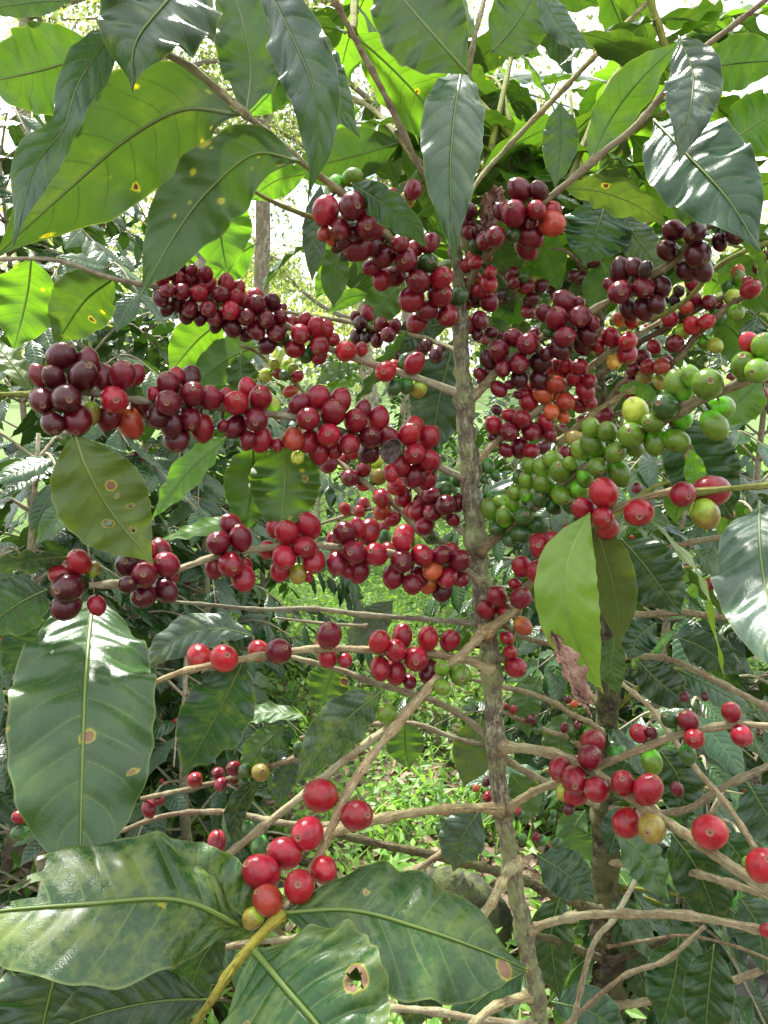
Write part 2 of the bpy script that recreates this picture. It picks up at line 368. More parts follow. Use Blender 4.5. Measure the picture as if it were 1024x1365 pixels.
# ------------------------------------------------------------------ leaf builder
PU = np.array([0, .03, .08, .15, .25, .35, .45, .55, .65, .75, .83, .90, .95, 1.0])
PW = np.array([.03, .10, .28, .55, .82, .96, 1.0, .97, .86, .67, .45, .22, .09, .012])
def width_profile(u):
    w_ = np.interp(u, PU, PW); return w_
def leaf_arrays(spine, half_w, normals, nu, nv, fold=.12, curl=.15, wave=.10, kw=5.0, ph=0.0, quilt=.05, asym=0.0, prof=None, chew=None, holes=(), spots=(), rib=True, rg=rng, plump=0.0, twirl=None):
    """spine: rows of points base->tip, normals: row of upper-side normals. Returns verts, quads, uv, matidx, damage"""
    c = spline(spine, nu + 1)
    T = np.gradient(c, axis=0); T /= np.linalg.norm(T, axis=1)[:, None]
    N = normals(c, T) if callable(normals) else np.broadcast_to(normals, c.shape)
    N = N - T * np.sum(N * T, 1)[:, None]; N /= np.linalg.norm(N, axis=1)[:, None] + 1e-9
    S = np.cross(T, N)
    u = np.linspace(0, 1, nu + 1); v = np.linspace(-1, 1, nv + 1)
    wprof = width_profile if prof is None else (lambda t: np.interp(t, prof[0], prof[1]))
    wp = wprof(u) * half_w
    U, V = np.meshgrid(u, v, indexing='ij'); W = np.broadcast_to(wp[:, None], U.shape)
    aV = np.abs(V); sgn = np.where(V > 0, 1.0, -1.0)
    wl = np.where(V > 0, 1 + asym, 1 - asym)
    edge = 1 + .016 * np.sin(2 * np.pi * (kw * 2.1 * U + ph + .3 * sgn)) * aV ** 3
    lat = V * W * wl * edge * math.cos(fold)
    up = aV * W * math.sin(fold) - curl * W * V ** 2
    wob = np.sin(2 * np.pi * (kw * U + ph + (.37 if True else 0) * sgn) + .9 * np.sin(2 * np.pi * 1.7 * U + ph * 5))
    up = up + wave * half_w * (width_profile(u)[:, None] ** .5) * aV ** 1.6 * wob
    L = U * 10 - 1.35 * aV ** 1.25 + np.where(V > 0, .43, 0)
    up = up + quilt * half_w * np.abs(np.sin(np.pi * (L + .25 * np.sin(7 * U + ph * 9) + .15 * np.sin(5 * V + ph * 4)))) ** .8 * np.sin(np.pi * np.clip(aV, 0, 1)) ** .7 * (W / (half_w + 1e-9))
    up = up + rg.normal(0, .012) * half_w
    pts = c[:, None, :] + S[:, None, :] * lat[..., None] + N[:, None, :] * up[..., None]
    verts = pts.reshape(-1, 3); uv = np.stack([U.ravel(), V.ravel()], 1)
    dmg = np.zeros(len(verts)); asp = (np.linalg.norm(np.diff(c, axis=0), axis=1).sum()) / half_w
    for (su, sv, sr) in spots:
        d = np.hypot((uv[:, 0] - su) * asp, uv[:, 1] * width_profile(uv[:, 0]) - sv); dmg = np.maximum(dmg, np.clip(1.5 - d / sr, 0, 1))
    q = []
    idx = np.arange((nu + 1) * (nv + 1)).reshape(nu + 1, nv + 1)
    q = np.stack([idx[:-1, :-1], idx[:-1, 1:], idx[1:, 1:], idx[1:, :-1]], -1).reshape(-1, 4)
    keep = np.ones(len(q), bool)
    ctr_u = uv[q].mean(1)[:, 0]; ctr_v = uv[q].mean(1)[:, 1]
    cv = ctr_v * width_profile(ctr_u)
    for (su, sv, sr) in holes:
        ang = np.arctan2(cv - sv, (ctr_u - su) * asp)
        rr = sr * (1 + .25 * np.sin(3 * ang + 1) + .15 * np.sin(5 * ang) + .14 * np.sin(9 * ang + 2))
        keep &= np.hypot((ctr_u - su) * asp, cv - sv) > rr
        d = np.hypot((uv[:, 0] - su) * asp, uv[:, 1] * width_profile(uv[:, 0]) - sv); dmg = np.maximum(dmg, np.clip(2.1 - d / (sr * (.95 + .22 * np.sin(2 * np.arctan2(uv[:, 1] - sv, (uv[:, 0] - su) * asp) + su * 20))), 0, 1))
    if chew is not None: keep &= chew(ctr_u, ctr_v)
    q = q[keep]; mi = np.zeros(len(q), int)
    if rib:
        k = max(3, nu // 2); ii = np.linspace(0, nu, k + 1).astype(int)
        path = c[ii] + N[ii] * (.012 * half_w); rad = half_w * (.030 * (1 - np.linspace(0, 1, k + 1)) ** .8 + .006)
        rv_, rq, ru = tube_arrays(path, rad, 5 if False else 6, 0)
        o = len(verts); verts = np.vstack([verts, rv_]); q = np.vstack([q, rq + o]); uv = np.vstack([uv, np.full((len(rv_), 2), .5)])
        mi = np.concatenate([mi, np.ones(len(rq), int)]); dmg = np.concatenate([dmg, np.zeros(len(rv_))])
    return verts, q, uv, mi, dmg

KIND = {  # leaf colours; backlight put into lit and bright, sky sheen into teal and gray
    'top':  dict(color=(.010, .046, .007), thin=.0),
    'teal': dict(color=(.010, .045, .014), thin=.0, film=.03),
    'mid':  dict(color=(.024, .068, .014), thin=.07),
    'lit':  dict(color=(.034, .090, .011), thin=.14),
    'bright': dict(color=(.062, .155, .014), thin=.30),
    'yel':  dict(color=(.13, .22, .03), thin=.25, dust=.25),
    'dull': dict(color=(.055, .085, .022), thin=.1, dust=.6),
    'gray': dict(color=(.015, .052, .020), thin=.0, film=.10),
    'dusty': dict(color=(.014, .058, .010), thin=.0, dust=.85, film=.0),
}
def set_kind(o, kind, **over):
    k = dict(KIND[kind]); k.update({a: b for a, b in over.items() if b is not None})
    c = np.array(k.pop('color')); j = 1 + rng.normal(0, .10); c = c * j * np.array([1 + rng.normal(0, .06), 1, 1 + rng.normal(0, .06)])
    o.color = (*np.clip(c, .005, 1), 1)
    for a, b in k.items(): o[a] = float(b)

def unproj_leaf(pts, wpx, roll, kind, parent, rootloc, hi=False, label=None, roll2=None, spotty=None, dust=None, film=None, thin=None, **kw):
    W3 = np.array([P(*p) for p in pts]); dm = np.mean([p[2] for p in pts]); hw = .5 * wpx * dm / F
    r2 = roll if roll2 is None else roll2
    def normals(c, T):
        C = CAM - c; C /= np.linalg.norm(C, axis=1)[:, None]
        S0 = np.cross(T, C); S0 /= np.linalg.norm(S0, axis=1)[:, None] + 1e-9
        N0 = np.cross(S0, T); rr = np.radians(np.linspace(roll, r2, len(c)))[:, None]
        return np.cos(rr) * N0 - np.sin(rr) * S0
    kw.setdefault('ph', rng.random()); kw.setdefault('kw', rng.uniform(3.8, 5.6))
    nu, nv = kw.pop('grid', (64, 22) if hi else (36, 12))
    kw.setdefault('quilt', .018 if kind in ('lit', 'bright', 'mid', 'dull') else .028); kw.setdefault('wave', rng.uniform(.12, .22)); kw.setdefault('fold', rng.uniform(.05, .25))
    v, q, uv, mi, dm_ = leaf_arrays(W3, hw, normals, nu, nv, **kw)
    me = mesh_np('leaf', v - rootloc, q, [M_LEAF, M_VEIN], True, uv, mi, {'damage': dm_})
    o = obj('leaf', me, parent, label=label)
    set_kind(o, kind, spots=spotty, dust=dust, film=film, thin=thin)
    return o

# shared leaf meshes for the many ordinary leaves: base at the origin, along +Y, upper side +Z
def variants(n, nu, nv, rib, seed):
    rg = np.random.default_rng(seed); out = []
    for i in range(n):
        droop = rg.uniform(.1, .55); side = rg.uniform(-.12, .12)
        t = np.linspace(0, 1, 6)
        sp_ = np.stack([side * t ** 2, t * (1 - .15 * droop * t), -.55 * droop * t ** 2 + .10 * t], 1)
        v, q, uv, mi, dm = leaf_arrays(sp_, rg.uniform(.19, .235), np.array([rg.uniform(-.25, .25), 0, 1.0]), nu, nv, fold=rg.uniform(.0, .35), curl=rg.uniform(.05, .3),
                                       wave=rg.uniform(.07, .17), kw=rg.uniform(3.3, 5), ph=rg.random(), rib=rib, rg=rg)
        out.append(mesh_np('leaf', v, q, [M_LEAF, M_VEIN], True, uv, mi, {'damage': dm}))
    return out
V_HI = variants(10, 24, 10, True, 3)
V_LO = variants(10, 9, 6, False, 5)
def leaf_matrix(base, direction, up, length):
    d = nrm(direction); u = np.asarray(up, float); u = nrm(u - d * u.dot(d)); s = np.cross(d, u)
    return Matrix(((s[0] * length, d[0] * length, u[0] * length, base[0]), (s[1] * length, d[1] * length, u[1] * length, base[1]), (s[2] * length, d[2] * length, u[2] * length, base[2]), (0, 0, 0, 1)))

# ------------------------------------------------------------------ cherry meshes
def cherry_mesh(seed):
    rg = np.random.default_rng(seed); seg = 16
    th = np.linspace(0, np.pi, 12)[1:-2]
    prof = [(math.sin(t), -1.08 * math.cos(t)) for t in th]          # from the stalk upward
    zt = prof[-1][1]
    prof += [(.32, 1.02), (.25, 1.05), (.215, 1.095), (.175, 1.06), (.10, 1.035), (.05, 1.075)]
    prof = [(.06, -1.05)] + prof
    fl = rg.uniform(.92, 1.0); V = []; a = np.linspace(0, 2 * np.pi, seg, endpoint=False)
    for (r, z) in prof:
        bulge = 1 + .02 * np.sin(2 * a + rg.random() * .3)
        V.append(np.stack([np.cos(a) * r * bulge, np.sin(a) * r * fl * bulge, np.full(seg, z + (.02 * z if z > 0 else 0))], 1))
    n = len(prof); V = np.concatenate(V); q = []
    for i in range(n - 1):
        for j in range(seg):
            k = (j + 1) % seg; q.append((i * seg + j, i * seg + k, (i + 1) * seg + k, (i + 1) * seg + j))
    c0 = len(V); V = np.vstack([V, [0, 0, prof[0][1]], [0, 0, prof[-1][1]]])
    for j in range(0, seg, 2):
        q.append((c0, (j + 2) % seg, j + 1, j)); o = (n - 1) * seg; q.append((c0 + 1, o + j, o + j + 1, o + (j + 2) % seg))
    return mesh_np('cherry', V, q, [M_CHERRY])
CH = [cherry_mesh(i) for i in range(4)]
CC = dict(D=(.052, .0035, .009), M=(.115, .004, .014), R=(.205, .006, .017), B=(.265, .008, .016), r=(.27, .032, .018), O=(.36, .07, .024), L=(.48, .27, .04),
          U=(.22, .17, .03), Y=(.30, .36, .04), G=(.095, .18, .014), g=(.03, .078, .017), K=(.026, .012, .012))
CLAB = dict(O='orange half-ripe cherry', L='yellow half-ripe cherry', U='olive brown half-ripe cherry', Y='yellow green unripe cherry', G='green unripe cherry', g='small dark green unripe cherry', K='black dried cherry', D='very dark ripe cherry')
#DATA#
# ------------------------------------------------------------------ the setting: ground, far wood
def ground_h(x, y):
    return .05 * np.sin(x * 1.1 + .4) * np.cos(y * .8) + .03 * np.sin(2.7 * x + 1.3 * y) + np.clip(y - 9, 0, 60) * .035
def build_ground():
    g1 = np.concatenate([-np.geomspace(260, 6, 26), np.linspace(-5.6, 5.6, 60), np.geomspace(6, 260, 26)])
    g2 = np.concatenate([-np.geomspace(120, 3, 12), np.linspace(-2.6, 12, 76), np.geomspace(12.5, 420, 30)])
    X, Y = np.meshgrid(g1, g2, indexing='ij')
    V = np.stack([X.ravel(), Y.ravel(), ground_h(X, Y).ravel()], 1)
    I = np.arange(X.size).reshape(X.shape)
    q = np.stack([I[:-1, :-1], I[1:, :-1], I[1:, 1:], I[:-1, 1:]], -1).reshape(-1, 4)
    m, nt = newmat('soil_and_turf'); b = NB(nt)
    pos = b.n('ShaderNodeTexCoord').outputs['Object']
    n1 = b.noise(pos, .9, 5, .6); n2 = b.noise(pos, 9, 5, .65); n3 = b.noise(pos, 60, 4, .6)
    soil = b.mix(n3, (.07, .05, .035), (.20, .15, .105)); turf = b.mix(n2, (.05, .11, .02), (.12, .20, .04))
    s = b.n('ShaderNodeSeparateXYZ'); b.l(pos, s.inputs[0])
    far = b.step(s.outputs[1], 1.8, 4.5)
    f = b.step(b.m('ADD', b.m('MULTIPLY_ADD', n2, .5, -.15), b.m('ADD', b.m('MULTIPLY', n1, .4), b.m('MULTIPLY', far, .5))), .36, .6)
    pr = b.n('ShaderNodeBsdfPrincipled'); b.l(b.mix(f, soil, turf), pr.inputs['Base Color']); pr.inputs['Roughness'].default_value = .9
    bp = b.n('ShaderNodeBump'); bp.inputs['Strength'].default_value = .7; bp.inputs['Distance'].default_value = .02
    b.l(b.m('ADD', n3, n2), bp.inputs['Height']); b.l(bp.outputs[0], pr.inputs['Normal'])
    out = b.n('ShaderNodeOutputMaterial'); b.l(pr.outputs[0], out.inputs[0])
    o = obj('ground', mesh_np('ground', V, q, [m])); o['kind'] = 'structure'; o['label'] = 'grassy soil floor of the coffee garden'
build_ground()

def leaf_cloud(centers, dirs, ups, length, width, shade, mat, name):
    """many small folded leaves: two quads each, real 3-D orientation"""
    n = len(centers); d = dirs / (np.linalg.norm(dirs, axis=1)[:, None] + 1e-9)
    u = ups - d * np.sum(ups * d, 1)[:, None]; u /= np.linalg.norm(u, axis=1)[:, None] + 1e-9
    s = np.cross(d, u); L = np.broadcast_to(length, (n,))[:, None]; W = np.broadcast_to(width, (n,))[:, None]
    b0 = centers; m1 = centers + d * L * .45 - u * L * .02; tip = centers + d * L - u * L * .14
    l1 = centers + d * L * .40 + s * W * .5 + u * W * .15; r1 = centers + d * L * .40 - s * W * .5 + u * W * .15
    V = np.stack([b0, l1, m1, r1, tip], 1).reshape(-1, 3); o = np.arange(n)[:, None] * 5
    q = np.concatenate([o + [0, 2, 1, 1], o + [0, 3, 3, 2]], 0)
    t = np.concatenate([o + [0, 2, 1], o + [0, 3, 2], o + [1, 2, 4], o + [2, 3, 4]], 0)
    return mesh_np(name, V, t, [mat], False, None, None, {'shade': np.repeat(shade, 5)})
def in_view(p, mx=60, my=60):
    r = p - CAM; z = r[:, 1] * cp - r[:, 2] * sp; v = r[:, 1] * sp + r[:, 2] * cp
    px = CX + r[:, 0] / z * F; py = CY - v / z * F
    return (z > .1) & (px > -mx) & (px < 1024 + mx) & (py > -my) & (py < 1365 + my), px, py

def ground_cover():
    N = 150000
    y = 1.0 + 13 * rng.random(N) ** 1.5; x = (rng.random(N) * 2 - 1) * (.75 * y + .4)
    pat = np.sin(x * 2.3 + 1.2) + np.sin(y * 1.9 + x) + .8 * np.sin(5.1 * x - 3.3 * y) + rng.normal(0, .6, N)
    keep = (pat > -.75) & ~((y < 2.0) & (x > .25) & (rng.random(N) < .75)) & ~((y < 1.9) & (x < .3) & (rng.random(N) < .5)) & ~((x < -.35 * y - .1) & (rng.random(N) < .7))
    x, y = x[keep], y[keep]; n = len(x)
    hgt = rng.random(n) ** 1.5 * .13
    c = np.stack([x, y, ground_h(x, y) + .01 + hgt], 1)
    a = rng.random(n) * 2 * np.pi; el = rng.normal(.35, .45, n)
    d = np.stack([np.cos(a) * np.cos(el), np.sin(a) * np.cos(el), np.sin(el)], 1)
    up = np.stack([rng.normal(0, .35, n), rng.normal(0, .35, n), np.ones(n)], 1)
    L = rng.uniform(.018, .045, n) * (1 + .06 * y); blade = rng.random(n) < .13
    L = np.where(blade, L * 2.2, L); W = np.where(blade, L * .10, L * rng.uniform(.4, .62, n))
    d[blade, 2] += 1.0
    sh = np.clip(.45 + .25 * rng.standard_normal(n) + .1 * np.sin(x * 3 + y * 2), 0, 1)
    o = obj('ground_cover', leaf_cloud(c, d, up, L, W, sh, M_WEED, 'ground_cover')); o['kind'] = 'stuff'; o['label'] = 'low bright green weeds and grass covering the soil'
ground_cover()
def litter():
    N = 8200
    y = .75 + 3.6 * rng.random(N) ** 1.3; x = (rng.random(N) * 2 - 1) * (.7 * y + .3)
    k = (x > .1) | (rng.random(N) < .55); x, y = x[k], y[k]; n = len(x)
    c = np.stack([x, y, ground_h(x, y) + rng.uniform(.006, .03, n)], 1)
    a = rng.random(n) * 2 * np.pi; d = np.stack([np.cos(a), np.sin(a), rng.normal(0, .3, n)], 1)
    up = np.stack([rng.normal(0, .4, n), rng.normal(0, .4, n), np.ones(n)], 1)
    L = rng.uniform(.03, .10, n)
    o = obj('leaf_litter', leaf_cloud(c, d, up, L, L * .42, rng.random(n), M_LITTER, 'leaf_litter')); o['kind'] = 'stuff'; o['label'] = 'brown fallen leaves lying on the soil below the coffee plants'
litter()
def rock(name, loc, s, label, mat, cat):
    import bmesh
    bm = bmesh.new(); bmesh.ops.create_icosphere(bm, subdivisions=4, radius=1)
    rg = np.random.default_rng(int(abs(loc[0] * 1000)))
    ph = rg.random((6, 4)) * 6
    for v in bm.verts:
        c = v.co.copy(); k = sum(.10 / (i + 1) ** .5 * math.sin((i + 1.5) * (c.x * ph[i][3] * .5 + c.y * 2 + c.z * 1.5) + ph[i][0]) for i in range(6))
        v.co = Vector((c.x * s[0], c.y * s[1], c.z * s[2])) * (1 + k)
    me = bpy.data.meshes.new(name); bm.to_mesh(me); bm.free(); me.materials.append(mat)
    for p in me.polygons: p.use_smooth = True
    o = obj(name, me, None, loc, label=label); o['category'] = cat
M_ROCK = plain('gray_rock', (.30, .28, .27), .85, .5, 12, (.12, .11, .10), .8)
M_MOSSROCK = plain('mossy_rock', (.09, .11, .035), .9, .6, 25, (.03, .03, .02), 1.0)
rock('rock', (P(985, 1290, 1.55)[0], P(985, 1290, 1.55)[1], .06), (.24, .18, .12), 'pale gray rough rock on the leaf litter at the lower right', M_ROCK, 'rock')
rock('mossy_rock', (P(625, 1170, 1.6)[0], P(625, 1170, 1.6)[1] + .1, +.06), (.10, .12, .17), 'dark mossy rock behind the front coffee trunk', M_MOSSROCK, 'rock')

def shade_tree(px, py0, d, rpx, top, label, nleaf, spread, seed, lean=0.0, limbs=7, zc=None):
    rg = np.random.default_rng(seed)
    b0 = P(px, py0, d); base = np.array([b0[0] - lean * b0[2], b0[1], ground_h(b0[0], b0[1])])
    root = thing('shade_tree', base, label, 'tree', 'tall shade trees behind the coffee garden')
    H = top; r = rpx * d / F
    kx = rg.normal(0, .10, 5); pts = [[0, 0, -.1]] + [[lean * H * t + kx[i], kx[-1 - i], H * t] for i, t in enumerate((.18, .34, .52, .75))] + [[lean * H, 0, H]]
    path = spline(pts, 22); rad = r * (1.25 - .75 * np.linspace(0, 1, 22))
    v, q, u = tube_arrays(path, rad, 12, .05, rg)
    tr = obj('trunk', mesh_np('trunk', v, q, [M_TREE], True, u), root)
    C = []; segs = []
    for i in range(limbs):
        t = rg.uniform(.35, .98); p = path[int(t * 21)]; a = rg.random() * 2 * np.pi; ln = spread * rg.uniform(.5, 1.1)
        e = p + np.array([math.cos(a) * ln, math.sin(a) * ln, rg.uniform(.1, .9) * ln]); mid = (p + e) / 2 + rg.normal(0, .12 * ln, 3)
        lp = spline([p, mid, e], 12); v, q, u = tube_arrays(lp, r * (.42 - .34 * np.linspace(0, 1, 12)), 7, .06, rg)
        obj('limb', mesh_np('limb', v, q, [M_TREE], True, u), root); segs.append(lp)
        for k in range(5):
            s0 = lp[rg.integers(4, 12)]; e2 = s0 + rg.normal(0, .45 * ln, 3) + [0, 0, .1]; tp = spline([s0, (s0 + e2) / 2 + rg.normal(0, .08 * ln, 3), e2], 8)
            v, q, u = tube_arrays(tp, r * (.13 - .10 * np.linspace(0, 1, 8)), 5, .05, rg); C.append((v, q, u)); segs.append(tp)
    v, q, u = merge(C); obj('twigs', mesh_np('twigs', v, q, [M_TREE], True, u), root, kind='stuff')
    S = np.concatenate([s[3:] for s in segs]); n = nleaf
    c = S[rg.integers(0, len(S), n)] + rg.normal(0, .16 * spread ** .5, (n, 3)) * rg.choice([.4, 1, 1.7], n)[:, None]
    dd = rg.normal(0, 1, (n, 3)); dd[:, 2] -= .4; up = rg.normal(0, .6, (n, 3)) + [0, 0, 1]
    L = rg.uniform(.05, .11, n) * (d / 9) ** .5
    obj('crown', leaf_cloud(c, dd, up, L, L * .5, np.clip(rg.normal(.55, .25, n), 0, 1), M_CROWN, 'crown'), root, kind='stuff')
shade_tree(240, 180, 7.0, 11, 9.0, 'pale lichen-spotted shade tree trunk behind the upper left coffee leaves', 6500, 2.2, 21, .03)
shade_tree(366, 260, 9.0, 10, 9.5, 'slim straight shade tree trunk seen between leaf and red cherry branch', 7500, 2.4, 22, .055)
shade_tree(545, 120, 11, 12, 9.0, 'shade tree hidden behind the middle of the coffee canopy', 5000, 3.0, 23)
shade_tree(40, 100, 10, 12, 8.0, 'shade tree standing behind the far left coffee leaves', 5200, 3.0, 24)
shade_tree(880, 150, 9, 13, 7.5, 'shade tree behind the coffee leaves at the upper right', 4200, 2.6, 25)
shade_tree(500, 360, 16, 10, 7.0, 'bushy shade tree beyond the meadow in the gap by the upper cherries', 16000, 3.2, 26, 0, 10)
def far_wood():
    N = 42000
    x = rng.uniform(-34, 34, N); y = rng.uniform(26, 48, N)
    prof = 5.6 + 1.6 * np.sin(x * .35) + 1.1 * np.sin(x * .9 + 1) + .7 * np.sin(x * 2.1) + (y - 26) * .12
    z = prof * rng.random(N) ** .6
    gap = np.sin(x * 1.4 + z * 1.1) + np.sin(y * 1.3 - z * .7) + np.sin(z * 2.0 + x * .6) > -1.1
    x, y, z = x[gap], y[gap], z[gap]; n = len(x)
    c = np.stack([x, y, ground_h(x, y) + z], 1); dd = rng.normal(0, 1, (n, 3)); dd[:, 2] -= .5; up = rng.normal(0, .6, (n, 3)) + [0, 0, 1]
    L = rng.uniform(.25, .55, n)
    o = obj('far_wood', leaf_cloud(c, dd, up, L, L * .55, np.clip(rng.normal(.6, .25, n), 0, 1), M_CROWN, 'far_wood')); o['kind'] = 'stuff'; o['label'] = 'pale green wood on the slope beyond the garden'
far_wood()

# ------------------------------------------------------------------ coffee bushes behind
LO_DATA = []
for me in V_LO:
    n = len(me.vertices); co = np.empty(n * 3, np.float32); me.vertices.foreach_get('co', co)
    lq = np.empty(len(me.polygons) * 4, np.int32); me.polygons.foreach_get('vertices', lq)
    uvl = np.empty(len(me.loops) * 2, np.float32); me.uv_layers[0].data.foreach_get('uv', uvl)
    uvv = np.zeros((n, 2), np.float32); uvv[lq] = uvl.reshape(-1, 2)
    LO_DATA.append((co.reshape(-1, 3), lq.reshape(-1, 4), uvv))
def branch_arr(pts, r0, r1, sides=7, n=18, rg=rng, node=.045, swell=.22):
    path = spline(pts, n); L = np.concatenate([[0], np.cumsum(np.linalg.norm(np.diff(path, axis=0), axis=1))])
    rad = r0 + (r1 - r0) * np.linspace(0, 1, n)
    rad = rad * (1 + swell * np.exp(-((((L + node * .5) % node) - node * .5) / (node * .09)) ** 2))
    return path, tube_arrays(path, rad, sides, .05, rg)
def coffee_bush(x, y, h, spread, label, seed, n_ind=110, cull=True, zmin=.12, ripe=.35, dens=1.0, kinds=('top', 'teal', 'mid'), group='coffee bushes in the garden behind', lscale=1.0):
    rg = np.random.default_rng(seed); base = np.array([x, y, float(ground_h(x, y))])
    root = thing('coffee_bush', base, label, 'bush', group)
    stem = spline([[0, 0, -.05], [rg.normal(0, .03), rg.normal(0, .03), h * .5], [rg.normal(0, .05), rg.normal(0, .05), h]], 24)
    v, q, u = tube_arrays(stem, .016 * (1.15 - np.linspace(0, 1, 24) * .9), 9, .06, rg)
    obj('stem', mesh_np('stem', v, q, [M_BARK], True, u), root)
    twigs, leaves, ch = [], [], []
    z = zmin * h; ang = rg.random() * 6.28
    while z < h:
        t = z / h; ang += 1.57 + rg.normal(0, .3)
        for sgn in (0, math.pi):
            a = ang + sgn + rg.normal(0, .15); ln = spread * (1.0 - .62 * t) * rg.uniform(.75, 1.15); p0 = stem[min(23, int(t * 23))]
            d = np.array([math.cos(a), math.sin(a), 0]); rise = .35 * t - .05
            e1 = p0 + d * ln * .5 + [0, 0, ln * (rise + .05)]; e2 = p0 + d * ln + [0, 0, ln * (rise - .28)]
            path, arr = branch_arr([p0, e1, e2], .0042, .0018, 5, 12, rg); twigs.append(arr)
            m = max(3, int(ln / .052 * dens)); pp = spline(path, m + 1); T = np.gradient(pp, axis=0)
            for i in range(1 if t > .7 else 2, m + 1):
                tt = nrm(T[i]); sd_ = nrm(np.cross(tt, [0, 0, 1]))
                for s in (-1, 1):
                    if rg.random() < .16: continue
                    dr = s * sd_ * rg.uniform(.55, .95) + tt * rg.uniform(.25, .7) + np.array([0, 0, rg.uniform(-.75, -.05)])
                    up = np.array([0, 0, 1.0]) + d * .5 + rg.normal(0, .25, 3)
                    leaves.append((pp[i], dr, up, rg.uniform(.085, .155) * lscale))
                if rg.random() < ripe and i < m - 1:
                    for k in range(rg.integers(2, 7)):
                        o_ = rg.normal(0, 1, 3); o_ = nrm(o_ - tt * o_.dot(tt)) * .0085 + tt * rg.normal(0, .006); ch.append((pp[i] + o_, nrm(o_)))
        z += rg.uniform(.052, .085) / dens
    v, q, u = merge(twigs); obj('branches', mesh_np('branches', v, q, [M_BARK], True, u), root, kind='stuff')
    A = np.array([l[0] for l in leaves]) + base; ok, px, py = in_view(A, 120, 120)
    if not cull: ok[:] = True
    leaves = [leaves[i] for i in np.where(ok)[0]]; A = A[ok]
    order = np.argsort(np.linalg.norm(A - CAM, axis=1)); c_ = nrm(np.array([base[0], base[1], 1]) - CAM)
    V, Q, U = [], [], []; off = 0
    for r_, i in enumerate(order):
        p, dr, up, L = leaves[i]; k = int(rg.integers(0, 10)); M = leaf_matrix(p, dr, up, L)
        if r_ < n_ind:
            o = obj('leaf', V_LO[k], root); o.matrix_local = M; set_kind(o, kinds[int(rg.integers(0, len(kinds)))])
            if rg.random() < .12: o['film'] = .25
        else:
            co, lq, uvv = LO_DATA[k]; m3 = np.array(M)
            V.append(co @ m3[:3, :3].T + m3[:3, 3]); Q.append(lq + off); U.append(uvv); off += len(co)
    if V:
        V, Q, U = np.concatenate(V), np.concatenate(Q), np.concatenate(U)
        o = obj('foliage', mesh_np('foliage', V, Q, [M_LEAF], True, U, None, {'damage': np.zeros(len(V))}), root, kind='stuff'); set_kind(o, kinds[0]); o['kind'] = 'stuff'
    if ch:
        cc = np.array([c[0] for c in ch]) + base; ok, _, _ = in_view(cc, 20, 20); me = CH[0]
        oc = np.argsort(np.linalg.norm(cc - CAM, axis=1)); cnt = 0
        for i in oc:
            if not ok[i] or cnt > 34: continue
            cnt += 1; o = obj('cherry', CH[int(rg.integers(0, 4))], root); o.location = ch[i][0]; s = rg.uniform(.0058, .0082); o.scale = (s, s, s)
            o.rotation_mode = 'QUATERNION'; o.rotation_quaternion = Vector(ch[i][1]).to_track_quat('Z', 'Y'); code = rg.choice(list('RRRMBBOGg')); o.color = (*CC[code], 1)
            if code in CLAB: o['label'] = CLAB[code]
    return root
def xy(px, d): return (px - CX) / F * d, d
BUSH = [  # px, distance, height, spread, label
 (20, 1.55, 1.25, .50, 'dense glossy coffee bush at the far left edge, nearest of the dark bushes'),
 (120, 2.1, 1.62, .62, 'tall dark coffee bush behind the long cherry branch tip at the left'),
 (255, 2.5, 1.50, .62, 'dark coffee bush with small red cherries below the upper left branches'),
 (30, 2.7, 2.25, .80, 'very tall shaded coffee bush behind the big backlit leaves at left'),
 (340, 3.3, 1.30, .62, 'lower coffee bush at the left edge of the grassy lane'),
 (190, 3.5, 2.05, .85, 'tall coffee bush standing behind the other bushes at left'),
 (420, 5.6, 1.15, .75, 'small coffee bush farther up the grassy lane on its left'),
 (225, 1.75, .70, .42, 'low young coffee bush beneath the bare twigs at lower left'),
 (60, 1.2, .55, .38, 'small coffee bush low down below the big glossy leaf'),
 (740, 2.6, 1.35, .60, 'coffee bush seen right behind the trunk and the green cherries'),
 (900, 2.0, 1.30, .55, 'coffee bush with bluish shiny leaves behind the green cherry branch'),
 (1010, 2.4, 1.85, .70, 'tall coffee bush at the right edge of the garden'),
 (840, 3.6, 1.75, .80, 'dim coffee bush far behind the right side cherry clusters'),
 (930, 1.45, .78, .42, 'dark low coffee bush among the bare branches at lower right'),
 (700, 3.9, 1.1, .6, 'coffee bush past the trunk at the right side of the grassy lane'),
 (1060, 1.5, 1.1, .42, 'coffee bush just inside the right edge beside the pale leaf'),
 (590, 7.5, 1.25, .8, 'distant coffee bush on the right of the grassy lane'),
 (330, 8.0, 1.7, 1.0, 'distant coffee bush on the left of the grassy lane'),
 (960, 1.3, .62, .40, 'lowest dark coffee bush at the lower right, in front of the gray rock'),
 (150, 6.5, 1.9, 1.0, 'distant tall coffee bush farthest to the left behind the dark bushes'),
 (440, 9.0, 1.7, 1.0, 'distant coffee bush closing the left end of the grassy lane'),
 (540, 11.0, 1.8, 1.2, 'farthest coffee bush at the very end of the grassy lane'),
 (680, 7.0, 1.8, 1.0, 'distant coffee bush right of the trunk behind the red cherry clusters'),
 (780, 5.5, 1.7, .9, 'distant coffee bush behind the green cherries at right'),
 (940, 6.0, 1.9, 1.0, 'distant coffee bush far off behind the right edge leaves'),
 (270, 5.0, 1.6, .8, 'coffee bush in the second row behind the small background cherries'),
]
for i, (px, d, h, s, lb) in enumerate(BUSH):
    x, y = xy(px, d); coffee_bush(x, y, h, s, lb, 100 + i, n_ind=(130 if d < 3 else 60), dens=1.1 if d < 5 else .8, kinds=('top', 'teal', 'top', 'mid'))

